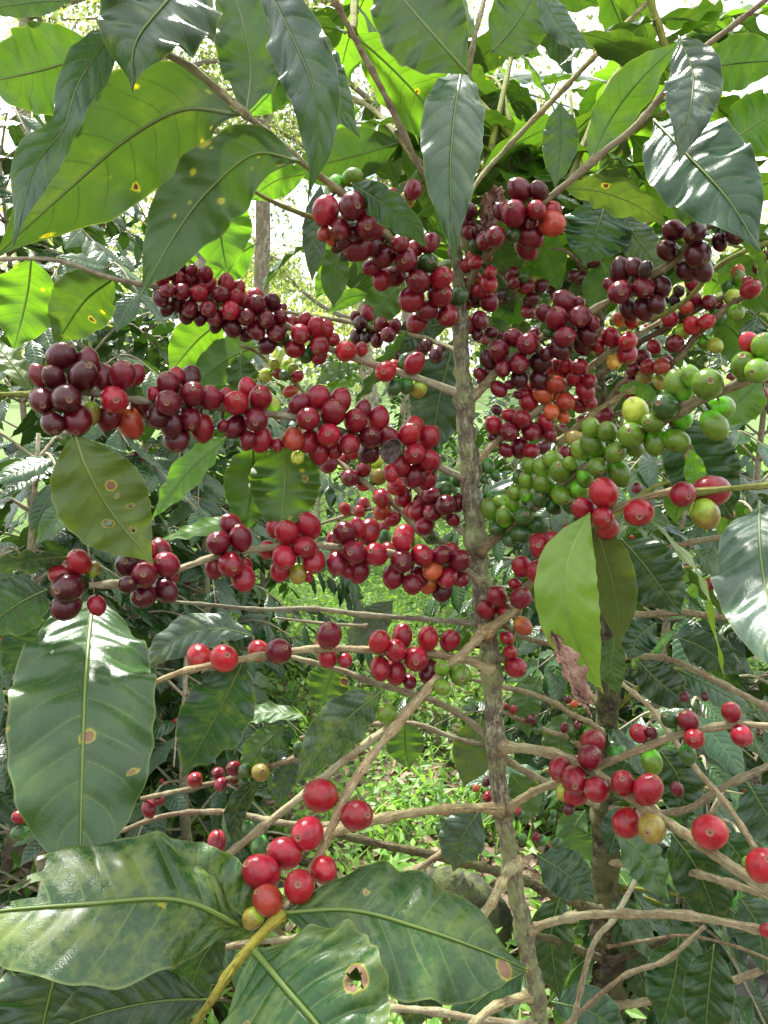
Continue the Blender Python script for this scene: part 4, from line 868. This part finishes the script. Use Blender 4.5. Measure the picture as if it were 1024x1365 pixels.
(['R5'], 640, 640, 2.667, '720 50 45 R,820 40 58 Rb,565 115 50 B,800 120 50 Ub,220 240 42 R,262 215 35 Rb,150 308 36 R,210 325 42 R,145 420 38 M,62 412 35 R,22 460 33 R,90 465 30 Rb,125 370 22 R,152 517 30 O'),
(['p1'], 640, 640, 2.667, '880 115 22 Rb,850 100 22 Mb,558 28 17 Mb,848 365 22 B,815 370 18 M'),
(['r6'], 640, 640, 2.667, '95 560 25 R,107 612 25 R,127 665 37 R'),
(['p4', 'p5'], 640, 640, 2.667, '185 852 18 D,205 885 18 g,345 870 14 M,300 880 15 M,313 780 14 M,335 797 14 O,118 815 14 R,90 803 12 R'),
(['p3'], 640, 640, 2.667, '558 655 22 G,728 770 15 M,800 770 14 D'),
(['I'], 640, 940, 2.667, '400 130 42 R,390 185 43 M,285 228 40 R,335 265 48 R,345 310 45 Rb,415 300 44 R,300 310 30 Ub,315 370 20 D,508 277 42 R,597 300 50 R,523 417 48 B,612 440 50 U,817 450 62 B,1005 570 60 B,945 555 15 G'),
(['I2'], 640, 940, 2.667, '565 100 34 R,610 98 20 Db,675 52 30 g,740 57 35 M,893 25 33 R,762 118 36 B,930 108 36 R,738 175 30 g,610 200 36 G,488 165 32 gb'),
(['I4', 'p5'], 640, 940, 2.667, '183 52 20 D,205 85 16 g,28 325 18 R,25 272 15 D,200 468 14 M,215 480 20 g,275 490 20 g,255 410 14 g,260 385 12 g,135 375 12 R,145 390 14 g,150 475 18 g'),
(['N'], 640, 940, 2.667, '700 298 24 M'), (['J'], 640, 940, 2.667, '1020 800 25 R'),
(['lt'], 0, 960, 2.56, '665 203 26 R,745 182 22 M,800 165 26 M,752 218 22 M,800 200 22 Mb,838 172 25 g,835 213 20 g,890 178 32 U,508 302 24 M,545 275 18 Mb,915 112 22 g,1018 95 20 g'),
(['lu'], 0, 960, 2.56, '740 415 33 R,67 330 22 R,68 385 24 g,845 372 26 g,885 428 30 g'),
(['F'], 330, 960, 2.56, '250 258 52 B,372 325 52 B,205 388 56 R,127 455 52 R,48 520 60 R,70 615 47 r,177 568 55 B,262 510 42 B,20 675 35 Ub'),
(['p5'], 330, 960, 2.56, '820 262 16 R,780 232 12 O,815 212 14 R'),
(['F2'], 340, 640, 2.844, '500 888 38 G'),
]
items = []
for cand, x0, y0, s, txt in GR:
    for t in txt.split(','):
        a, b, r, c = t.split(); px, py, rp_ = x0 + float(a) / s, y0 + float(b) / s, float(r) / s
        best = None
        for nm in cand:
            o, pl, base = BR[nm]; dd = np.hypot(pl[:, 0] - px, pl[:, 1] - py); i = int(dd.argmin())
            if best is None or dd[i] < best[0]: best = (dd[i], nm, i)
        p_, nm, i = best; d0 = BR[nm][1][i][2]; reach = 1.45 * rp_
        off = math.sqrt(max(0, reach * reach - p_ * p_)); sg = 1 if c.endswith('b') else -1
        items.append([px, py, rp_, c[0], sg, nm, i, d0 + sg * off * d0 / F, p_])
N_ = len(items); D_ = np.array([t[7] for t in items]); PXY = np.array([t[:2] for t in items]); RP = np.array([t[2] for t in items])
# settle: cherries press against each other instead of sharing space (they shift only to and fro)
front = np.array([t[4] * 1000 + t[8] for t in items]) + rng.random(N_)
for it in range(60):
    X = (PXY[:, 0] - CX) / F * D_; Y = (PXY[:, 1] - CY) / F * D_; Rr = RP * D_ / F
    dx = np.hypot(X[:, None] - X, Y[:, None] - Y); need = .90 * (Rr[:, None] + Rr); dz = D_[:, None] - D_
    lim = np.sqrt(np.maximum(need ** 2 - dx ** 2, 0)); np.fill_diagonal(lim, 0)
    pen = lim - np.abs(dz); hit = (pen > 0) & (lim > 0)
    sgn = np.where(np.abs(dz) > 1e-5, np.sign(dz), np.where(front[:, None] > front, 1, -1))
    mv = np.where(hit, sgn * pen * .5 * .5, 0).sum(1); D_ = D_ + np.clip(mv, -.004, .004)
D0 = np.array([t[7] for t in items]); D_ = np.clip(D_, D0 - .03, D0 + .03)
pedi = {}
for k, (px, py, rp_, c, sg, nm, i, _, p_) in enumerate(items):
    o, pl, base = BR[nm]; d = D_[k]; pos = P(px, py, d); bp_ = P(*pl[i]); r = rp_ * d / F
    ax = nrm(nrm(pos - bp_) + .45 * nrm(CAM - pos) * (1 if sg < 0 else 0) + rng.normal(0, .28, 3))
    ch = obj('cherry', CH[int(rng.integers(0, 4))], o, pos - base); el = rng.uniform(1.02, 1.16)
    ch.rotation_mode = 'QUATERNION'; ch.rotation_quaternion = Vector(ax).to_track_quat('Z', 'Y') @ Quaternion((0, 0, 1), rng.random() * 6.28)
    s = r * rng.uniform(1.01, 1.08); ch.scale = (s, s, s * el)
    col = np.array(CC[c]) * rng.uniform(.8, 1.2); ch.color = (*np.clip(col, .003, .9), 1)
    if p_ < 3.2 * rp_:
        m_ = (bp_ + pos) / 2 + rng.normal(0, .0012, 3); pedi.setdefault(nm, []).append(tube_arrays(spline([bp_ - base, m_ - base, pos - base - ax * r * .8], 5), .0008, 4))
    if c == 'K': ch.scale = (s * .85, s * .75, s)
    if c in CLAB: ch['label'] = CLAB[c]
for nm, L_ in pedi.items():
    v, q, u = merge(L_); obj('fruit_stalks', mesh_np('fruit_stalks', v, q, [M_MOSSY], True, u), BR[nm][0], color=(1.6, 1.4, 1.1), kind='stuff')

# ------------------------------------------------------------------ leaves of the front plant
def leaf(br, pts, wpx, roll, kind, **k):
    o, pl, base = BR[br]; return unproj_leaf(pts, wpx, roll, kind, o, base, **k)
def chew26(u, v): return ~((u > .70) & (v > .12 + .10 * np.sin(u * 60)) & (u > .70 + .05 * np.sin(v * 14)))
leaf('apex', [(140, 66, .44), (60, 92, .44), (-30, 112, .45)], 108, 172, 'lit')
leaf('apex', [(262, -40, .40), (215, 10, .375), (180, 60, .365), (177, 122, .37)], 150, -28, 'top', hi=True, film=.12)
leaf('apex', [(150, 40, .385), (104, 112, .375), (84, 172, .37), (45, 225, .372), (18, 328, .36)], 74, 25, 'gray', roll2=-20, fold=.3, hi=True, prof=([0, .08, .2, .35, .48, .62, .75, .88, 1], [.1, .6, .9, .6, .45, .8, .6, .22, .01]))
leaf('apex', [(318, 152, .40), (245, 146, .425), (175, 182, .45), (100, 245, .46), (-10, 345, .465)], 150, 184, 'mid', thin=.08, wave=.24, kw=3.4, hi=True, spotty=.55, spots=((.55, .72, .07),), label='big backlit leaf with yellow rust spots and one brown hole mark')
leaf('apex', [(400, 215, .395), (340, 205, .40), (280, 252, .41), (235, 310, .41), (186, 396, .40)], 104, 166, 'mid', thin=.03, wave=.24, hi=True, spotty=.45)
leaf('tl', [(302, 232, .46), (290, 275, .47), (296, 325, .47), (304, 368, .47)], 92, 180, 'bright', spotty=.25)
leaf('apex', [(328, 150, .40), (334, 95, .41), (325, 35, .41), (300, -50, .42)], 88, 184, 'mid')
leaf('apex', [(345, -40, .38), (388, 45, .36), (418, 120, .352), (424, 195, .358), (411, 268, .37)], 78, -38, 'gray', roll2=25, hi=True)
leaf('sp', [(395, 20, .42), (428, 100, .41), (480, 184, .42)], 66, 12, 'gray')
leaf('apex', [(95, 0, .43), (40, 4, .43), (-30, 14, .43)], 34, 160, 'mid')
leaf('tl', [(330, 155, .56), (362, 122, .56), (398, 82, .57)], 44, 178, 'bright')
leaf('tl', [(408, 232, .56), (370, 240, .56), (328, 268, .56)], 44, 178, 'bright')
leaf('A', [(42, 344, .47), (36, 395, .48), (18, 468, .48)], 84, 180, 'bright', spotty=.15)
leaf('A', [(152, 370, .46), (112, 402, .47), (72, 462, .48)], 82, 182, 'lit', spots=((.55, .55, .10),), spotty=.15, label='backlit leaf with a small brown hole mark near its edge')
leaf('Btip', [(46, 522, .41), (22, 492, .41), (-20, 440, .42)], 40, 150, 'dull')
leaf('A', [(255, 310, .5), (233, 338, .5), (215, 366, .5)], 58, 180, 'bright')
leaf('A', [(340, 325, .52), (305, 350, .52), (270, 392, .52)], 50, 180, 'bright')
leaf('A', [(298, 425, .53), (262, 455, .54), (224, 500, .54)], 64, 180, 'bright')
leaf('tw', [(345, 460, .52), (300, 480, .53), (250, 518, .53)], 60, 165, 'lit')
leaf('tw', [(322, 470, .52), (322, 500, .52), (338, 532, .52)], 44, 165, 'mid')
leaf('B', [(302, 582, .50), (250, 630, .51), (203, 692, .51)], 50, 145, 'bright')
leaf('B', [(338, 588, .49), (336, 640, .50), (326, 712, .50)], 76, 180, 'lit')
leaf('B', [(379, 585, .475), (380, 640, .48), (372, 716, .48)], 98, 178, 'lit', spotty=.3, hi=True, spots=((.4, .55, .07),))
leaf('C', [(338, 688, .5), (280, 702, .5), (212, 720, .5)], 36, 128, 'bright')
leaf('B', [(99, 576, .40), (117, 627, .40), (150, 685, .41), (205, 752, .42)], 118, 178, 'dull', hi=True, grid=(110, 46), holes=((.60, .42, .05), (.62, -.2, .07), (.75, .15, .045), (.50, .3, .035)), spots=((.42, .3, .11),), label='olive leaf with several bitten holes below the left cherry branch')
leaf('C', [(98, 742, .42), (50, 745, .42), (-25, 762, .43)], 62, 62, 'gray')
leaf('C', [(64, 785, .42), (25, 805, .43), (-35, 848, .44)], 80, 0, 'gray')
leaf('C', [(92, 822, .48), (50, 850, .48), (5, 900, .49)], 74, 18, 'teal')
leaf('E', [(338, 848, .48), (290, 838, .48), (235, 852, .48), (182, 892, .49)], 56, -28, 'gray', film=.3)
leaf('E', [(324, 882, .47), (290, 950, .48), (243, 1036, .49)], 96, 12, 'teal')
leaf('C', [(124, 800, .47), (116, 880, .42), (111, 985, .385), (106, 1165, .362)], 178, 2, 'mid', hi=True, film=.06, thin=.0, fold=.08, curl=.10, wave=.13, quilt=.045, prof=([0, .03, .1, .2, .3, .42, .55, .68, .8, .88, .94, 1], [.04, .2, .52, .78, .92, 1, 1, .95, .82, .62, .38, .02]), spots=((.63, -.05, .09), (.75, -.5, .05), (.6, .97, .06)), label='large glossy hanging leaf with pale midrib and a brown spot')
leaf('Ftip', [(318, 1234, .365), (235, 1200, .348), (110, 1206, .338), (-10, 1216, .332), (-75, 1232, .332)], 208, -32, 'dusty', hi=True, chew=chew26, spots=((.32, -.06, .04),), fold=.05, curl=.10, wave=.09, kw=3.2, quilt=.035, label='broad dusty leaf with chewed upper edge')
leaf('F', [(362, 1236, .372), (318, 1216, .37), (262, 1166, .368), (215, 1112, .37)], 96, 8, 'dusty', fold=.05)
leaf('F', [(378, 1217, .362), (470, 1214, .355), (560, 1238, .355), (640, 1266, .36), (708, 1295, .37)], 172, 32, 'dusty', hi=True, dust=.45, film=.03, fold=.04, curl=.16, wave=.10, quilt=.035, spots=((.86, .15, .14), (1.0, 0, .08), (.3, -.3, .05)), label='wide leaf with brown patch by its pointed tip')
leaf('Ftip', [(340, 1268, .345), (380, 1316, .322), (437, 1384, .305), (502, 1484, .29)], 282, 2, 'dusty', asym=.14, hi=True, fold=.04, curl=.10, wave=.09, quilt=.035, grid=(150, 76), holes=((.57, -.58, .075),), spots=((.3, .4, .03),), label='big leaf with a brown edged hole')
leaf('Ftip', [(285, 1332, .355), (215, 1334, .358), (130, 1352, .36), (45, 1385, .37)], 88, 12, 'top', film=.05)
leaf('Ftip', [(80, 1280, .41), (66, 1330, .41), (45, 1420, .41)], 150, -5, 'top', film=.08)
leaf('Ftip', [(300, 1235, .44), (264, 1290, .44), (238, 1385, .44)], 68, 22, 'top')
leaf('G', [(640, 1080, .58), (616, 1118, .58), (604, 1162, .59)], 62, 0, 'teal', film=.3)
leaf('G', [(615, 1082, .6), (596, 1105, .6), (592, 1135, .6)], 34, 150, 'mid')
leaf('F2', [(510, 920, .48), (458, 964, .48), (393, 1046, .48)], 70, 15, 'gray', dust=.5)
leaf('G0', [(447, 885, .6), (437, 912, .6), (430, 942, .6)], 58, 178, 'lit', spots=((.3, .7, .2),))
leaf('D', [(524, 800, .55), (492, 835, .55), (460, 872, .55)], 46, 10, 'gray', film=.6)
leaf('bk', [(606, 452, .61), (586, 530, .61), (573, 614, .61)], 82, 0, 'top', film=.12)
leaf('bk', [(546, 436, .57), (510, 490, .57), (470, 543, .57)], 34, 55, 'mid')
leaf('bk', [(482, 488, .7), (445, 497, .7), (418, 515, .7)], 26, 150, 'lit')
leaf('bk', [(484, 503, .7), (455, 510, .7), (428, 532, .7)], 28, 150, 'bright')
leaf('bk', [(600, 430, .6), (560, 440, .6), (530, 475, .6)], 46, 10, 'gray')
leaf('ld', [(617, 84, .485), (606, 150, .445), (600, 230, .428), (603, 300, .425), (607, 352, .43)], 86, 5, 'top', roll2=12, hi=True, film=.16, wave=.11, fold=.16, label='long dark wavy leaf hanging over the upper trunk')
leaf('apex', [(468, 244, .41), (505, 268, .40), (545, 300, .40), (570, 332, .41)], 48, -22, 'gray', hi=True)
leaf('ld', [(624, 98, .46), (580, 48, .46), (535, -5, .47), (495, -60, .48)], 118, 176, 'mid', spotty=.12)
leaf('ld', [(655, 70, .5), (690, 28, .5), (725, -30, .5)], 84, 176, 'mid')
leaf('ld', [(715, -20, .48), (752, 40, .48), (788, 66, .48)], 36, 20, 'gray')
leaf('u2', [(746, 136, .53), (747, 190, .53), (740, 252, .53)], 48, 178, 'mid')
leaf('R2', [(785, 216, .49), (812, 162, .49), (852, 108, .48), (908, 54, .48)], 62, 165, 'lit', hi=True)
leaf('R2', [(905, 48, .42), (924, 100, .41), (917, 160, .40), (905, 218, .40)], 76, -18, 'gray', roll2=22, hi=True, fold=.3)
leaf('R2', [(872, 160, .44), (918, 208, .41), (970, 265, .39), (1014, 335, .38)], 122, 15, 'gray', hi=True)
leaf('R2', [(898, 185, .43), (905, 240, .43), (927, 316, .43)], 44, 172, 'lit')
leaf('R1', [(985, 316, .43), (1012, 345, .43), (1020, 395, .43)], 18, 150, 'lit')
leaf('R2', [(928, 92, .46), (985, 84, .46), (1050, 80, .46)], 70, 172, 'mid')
leaf('R2', [(968, 195, .56), (1000, 170, .56), (1060, 135, .56)], 80, 178, 'bright')
leaf('R2', [(808, 268, .52), (796, 305, .52), (777, 354, .53)], 94, 0, 'gray')
leaf('R2', [(748, 250, .5), (800, 256, .49), (850, 275, .49), (892, 304, .5)], 50, 150, 'dull', spots=((.35, .4, .14),))
leaf('R2', [(832, 285, .52), (850, 320, .52), (888, 365, .53)], 46, 10, 'teal', film=.3)
leaf('R5tip', [(1012, 668, .40), (1014, 740, .365), (1028, 820, .335), (1046, 910, .305)], 130, -8, 'gray', hi=True, film=.5)
leaf('R5', [(786, 684, .425), (758, 745, .413), (757, 810, .41), (775, 870, .415), (804, 924, .42)], 84, -5, 'yel', hi=True, wave=.07, spots=((.97, .1, .12), (.75, .9, .12)), label='yellow green hanging leaf with browned tip')
leaf('R5', [(790, 690, .43), (806, 740, .445), (822, 800, .455), (826, 866, .465)], 64, 178, 'dull')
leaf('R5', [(828, 718, .5), (858, 752, .5), (885, 788, .5), (910, 820, .5)], 84, 0, 'top', hi=True, film=.06)
leaf('R5', [(862, 688, .43), (905, 730, .43), (940, 780, .43), (955, 850, .44), (967, 908, .44)], 34, 55, 'yel', roll2=120)
leaf('R5', [(928, 655, .45), (926, 625, .45), (921, 598, .45)], 28, 5, 'bright')
leaf('R5', [(820, 845, .5), (815, 890, .5), (826, 928, .5)], 38, 170, 'mid')
leaf('R4', [(900, 552, .56), (930, 610, .56), (978, 696, .57)], 92, 0, 'top', spots=((.35, .2, .1),))
leaf('R4', [(1016, 505, .6), (985, 535, .6), (950, 566, .6)], 62, 178, 'bright')
leaf('br', [(822, 520, .50), (850, 518, .50), (885, 540, .5)], 22, -30, 'mid')
leaf('I', [(818, 1105, .6), (855, 1140, .6), (893, 1202, .6)], 60, 25, 'mid')
leaf('I', [(812, 1140, .62), (830, 1100, .62), (872, 1118, .62)], 46, 0, 'teal')
leaf('I', [(716, 1140, .62), (755, 1165, .62), (794, 1204, .62)], 64, 0, 'gray')
leaf('G1', [(540, 955, .65), (540, 992, .65), (546, 1026, .65)], 54, 175, 'lit')
leaf('G1', [(642, 955, .62), (632, 1000, .62), (618, 1050, .62)], 60, 178, 'dull', dust=.8)
leaf('lt', [(348, 1035, .62), (315, 1080, .62), (318, 1136, .62)], 32, 20, 'top')
leaf('lt', [(380, 966, .62), (345, 1000, .62), (322, 1046, .62)], 44, 165, 'mid')
leaf('lt', [(408, 955, .62), (350, 950, .62), (296, 968, .62)], 32, 140, 'mid')
leaf('lt', [(395, 1000, .63), (378, 1040, .63), (372, 1075, .63)], 34, 0, 'gray')
leaf('H', [(534, 1262, .55), (506, 1300, .55), (488, 1345, .55)], 52, 0, 'top')
leaf('H', [(596, 1290, .58), (560, 1330, .58), (545, 1380, .58)], 60, 10, 'top')
leaf('J2', [(700, 1295, .62), (645, 1328, .62), (596, 1375, .62)], 70, 0, 'top')
leaf('apex', [(428, 246, .47), (420, 320, .47), (416, 376, .47)], 38, 20, 'teal', film=.25)
leaf('apex', [(452, 322, .5), (446, 370, .5), (445, 412, .5)], 38, 176, 'lit')
leaf('apex', [(470, 350, .56), (440, 365, .56), (420, 400, .56)], 30, 176, 'bright')
leaf('bk', [(540, 375, .62), (510, 405, .62), (490, 440, .62)], 50, 176, 'lit', spotty=.3)
leaf('bk', [(492, 392, .64), (462, 398, .64), (436, 418, .64)], 24, 170, 'bright')
for pts, wd, rl, kd in [
    ([(895, 1110, .75), (930, 1160, .75), (962, 1240, .76)], 78, 0, 'top'), ([(905, 1245, .8), (900, 1300, .8), (880, 1375, .8)], 76, 0, 'top'),
    ([(952, 1258, .66), (945, 1320, .66), (938, 1405, .66)], 66, 5, 'top'), ([(748, 1190, .7), (735, 1250, .7), (746, 1335, .7)], 60, 5, 'top'),
    ([(998, 1045, .66), (1022, 1085, .66), (1055, 1130, .66)], 76, 0, 'gray'), ([(735, 1335, .75), (790, 1350, .75), (840, 1390, .75)], 62, 0, 'teal'),
    ([(880, 1000, .8), (905, 1040, .8), (915, 1100, .8)], 66, 10, 'top'), ([(780, 1080, .8), (765, 1110, .8), (790, 1150, .8)], 46, 170, 'mid'),
    ([(960, 1110, .8), (990, 1150, .8), (1010, 1205, .8)], 70, 5, 'top'), ([(845, 1000, .85), (830, 1030, .85), (845, 1075, .85)], 56, 5, 'mid'),
    ([(905, 850, .72), (940, 865, .72), (985, 900, .72)], 56, -20, 'gray'), ([(875, 830, .74), (850, 850, .74), (838, 880, .74)], 52, 10, 'teal'),
    ([(925, 735, .72), (950, 750, .72), (995, 765, .72)], 44, 30, 'mid'), ([(890, 700, .74), (860, 690, .74), (830, 700, .74)], 40, 160, 'mid'),
    ([(850, 880, .74), (880, 910, .74), (925, 945, .74)], 56, 5, 'top'), ([(720, 900, .76), (700, 940, .76), (705, 985, .76)], 44, 165, 'mid'),
    ([(760, 950, .8), (745, 985, .8), (750, 1030, .8)], 46, 160, 'mid'), ([(680, 1030, .76), (700, 1060, .76), (695, 1100, .76)], 48, 160, 'mid'),
    ([(985, 1195, .74), (1010, 1235, .74), (1020, 1300, .74)], 66, 0, 'gray'), ([(830, 350, .7), (800, 380, .7), (790, 420, .7)], 46, 165, 'lit'),
    ([(700, 300, .72), (730, 340, .72), (745, 390, .72)], 50, 165, 'bright'), ([(950, 420, .7), (985, 450, .7), (1000, 500, .7)], 60, 170, 'lit'),
    ([(960, 340, .7), (990, 370, .7), (1030, 420, .7)], 60, 170, 'lit'), ([(650, 420, .74), (665, 460, .74), (640, 510, .74)], 50, 168, 'lit'),
    ([(715, 350, .74), (690, 400, .74), (650, 440, .74)], 56, 170, 'bright'), ([(1010, 420, .6), (1005, 450, .6), (1030, 500, .6)], 40, 0, 'gray')]:
    unproj_leaf(pts, wd, rl, kd, rear, REAR)

# upper twigs with opposite leaf pairs, lit from behind
def leafy_twig(p0, p1, pl, ln=.102, step=.042, kinds=('lit', 'mid', 'bright', 'bright', 'mid', 'top', 'lit'), droop=.75, color=(.8, .85, .5)):
    par, base = PL[pl]; a, b = P(*p0), P(*p1); mid = (a + b) / 2 + np.array([0, 0, .02]) + rng.normal(0, .01, 3)
    path, arr = branch_arr([a, mid, b], .0030, .0016, 7, 20, rng); v, q, u = arr
    o = obj('branch', mesh_np('branch', v - base, q, [M_TWIG if rng.random() < .6 else M_BARK], True, u), par, color=color)
    Lt = np.linalg.norm(b - a); m = max(2, int(Lt / step)); pp = spline(path, m + 1); T = np.gradient(pp, axis=0)
    for i in range(m + 1):
        t = nrm(T[i]); s0 = np.cross(t, [0, 0, 1]); s0 = nrm(s0) if np.linalg.norm(s0) > .2 else np.array([1.0, 0, 0]); fl = 1 if i % 2 else .6
        for s in (-1, 1):
            if rng.random() < .22: continue
            dr = s * s0 * rng.uniform(.6, 1) + t * rng.uniform(.2, .6) + np.array([0, 0, rng.uniform(-1.2, .1) * droop * 1.6])
            l = obj('leaf', V_HI[int(rng.integers(0, 10))], o); l.matrix_local = leaf_matrix(pp[i] - base, dr, np.array([0, 0, 1.0]) + rng.normal(0, .3, 3), ln * rng.uniform(.75, 1.15))
            set_kind(l, kinds[int(rng.integers(0, len(kinds)))]); l['spots'] = float(rng.choice([0, 0, .15, .3]))
for a, b, pl in [((640, 230, .62), (560, 20, .80), 'm'), ((650, 220, .64), (700, -30, .85), 'm'), ((690, 190, .66), (470, 60, .85), 'm'), ((560, 220, .62), (420, 110, .78), 'm'),
                 ((760, 240, .62), (860, 60, .75), 'm'), ((800, 200, .6), (960, 120, .72), 'm'), ((700, 260, .75), (640, 100, 1.0), 'm'), ((820, 330, .72), (960, 190, .78), 'r'),
                 ((803, 345, .80), (760, 120, .95), 'r'), ((803, 345, .80), (1010, 250, .85), 'r'), ((803, 360, .80), (690, 210, .95), 'r'), ((560, 300, .80), (480, 170, 1.05), 'm'),
                 ((470, 45, .50), (540, -40, .6), 'm'), ((900, 100, .56), (800, -30, .66), 'm'), ((803, 350, .85), (880, 210, 1.0), 'r'), ((650, 330, .85), (740, 270, .95), 'r'),
                 ((620, 330, .7), (520, 240, .9), 'm'), ((880, 60, .6), (1010, 20, .7), 'm'), ((600, 60, .75), (420, 10, .95), 'm'),
                 ((803, 330, .85), (840, 90, 1.15), 'r'), ((803, 330, .85), (930, 60, 1.15), 'r'), ((803, 330, .85), (650, 60, 1.2), 'r'), ((803, 330, .85), (990, 330, .95), 'r'),
                 ((610, 260, .75), (560, 120, 1.1), 'm'), ((560, 330, .8), (400, 330, 1.05), 'm'), ((803, 345, .85), (1000, 130, 1.1), 'r')]:
    leafy_twig(a, b, pl)
for a, b in [((806, 960, .86), (940, 900, .90)), ((806, 1090, .88), (930, 1120, .92)), ((808, 1180, .9), (960, 1330, 1.0)), ((808, 1180, .9), (700, 1290, 1.0)), ((806, 700, .83), (960, 640, .92)),
             ((806, 1000, .88), (700, 1040, .98)), ((808, 800, .84), (960, 760, .95)), ((803, 560, .82), (940, 470, .95)), ((803, 480, .82), (690, 420, .95)), ((808, 1180, .9), (1000, 1220, 1.0)), ((808, 1240, .92), (880, 1380, 1.0)), ((808, 1100, .9), (1000, 1060, 1.05)), ((808, 1260, .92), (740, 1400, 1.0))]:
    leafy_twig(a, b, 'r', kinds=('top', 'teal', 'mid'), droop=.6)

# dried things
def dry_leaf(pts, wpx, parent, base, label):
    W3 = np.array([P(*p) for p in pts]); hw = .5 * wpx * pts[0][2] / F
    v, q, uv, mi, dm = leaf_arrays(W3, hw, np.array([.2, -1, .3]), 26, 12, fold=.7, curl=-.5, wave=.5, kw=4.3, ph=.3, quilt=.12)
    v = v + rng.normal(0, .0006, v.shape)
    obj('dry_leaf', mesh_np('dry_leaf', v - base, q, [M_DRY], True, uv), parent, label=label)
dry_leaf([(735, 842, .41), (752, 885, .405), (768, 918, .40), (788, 955, .40)], 38, BR['R5'][0], MAIN, 'curled brown dead leaf behind the yellow green leaf')
dry_leaf([(668, 250, .50), (655, 275, .50), (648, 300, .50), (640, 318, .5)], 44, BR['R2'][0], MAIN, 'dark dead leaf beside the upper cherries')
dry_leaf([(140, 262, .7), (133, 285, .7), (140, 305, .7)], 22, BR['A'][0], MAIN, 'small shrivelled brown leaf at upper left')
def husk():
    c = P(521, 601, .455); base = MAIN; n, m = 18, 8; r = 15 * .455 / F; V = []
    for i in range(m + 1):
        ph = i / m * 1.25
        for j in range(n):
            a = j / n * 2 * math.pi; k = 1 + .07 * math.sin(3 * a + i * .5)
            V.append([math.sin(ph) * math.cos(a) * k, math.cos(ph) * .75 - .2, math.sin(ph) * math.sin(a) * k * 1.25])
    V = np.array(V) * r; q = [(i * n + j, i * n + (j + 1) % n, (i + 1) * n + (j + 1) % n, (i + 1) * n + j) for i in range(m) for j in range(n)]
    inner = V * .93 + [0, -.0004, 0]; V2 = np.vstack([V, inner]); o = len(V)
    q2 = q + [tuple(o + k for k in reversed(f)) for f in q] + [(m * n + j, m * n + (j + 1) % n, o + m * n + (j + 1) % n, o + m * n + j) for j in range(n)]
    rot = np.array(Matrix.Rotation(.5, 3, 'Y') @ Matrix.Rotation(-.35, 3, 'Z'))
    obj('dry_husk', mesh_np('dry_husk', V2 @ rot.T + c - base, np.array(q2), [M_HUSK]), BR['B'][0], label='split dry cherry husk')
husk()
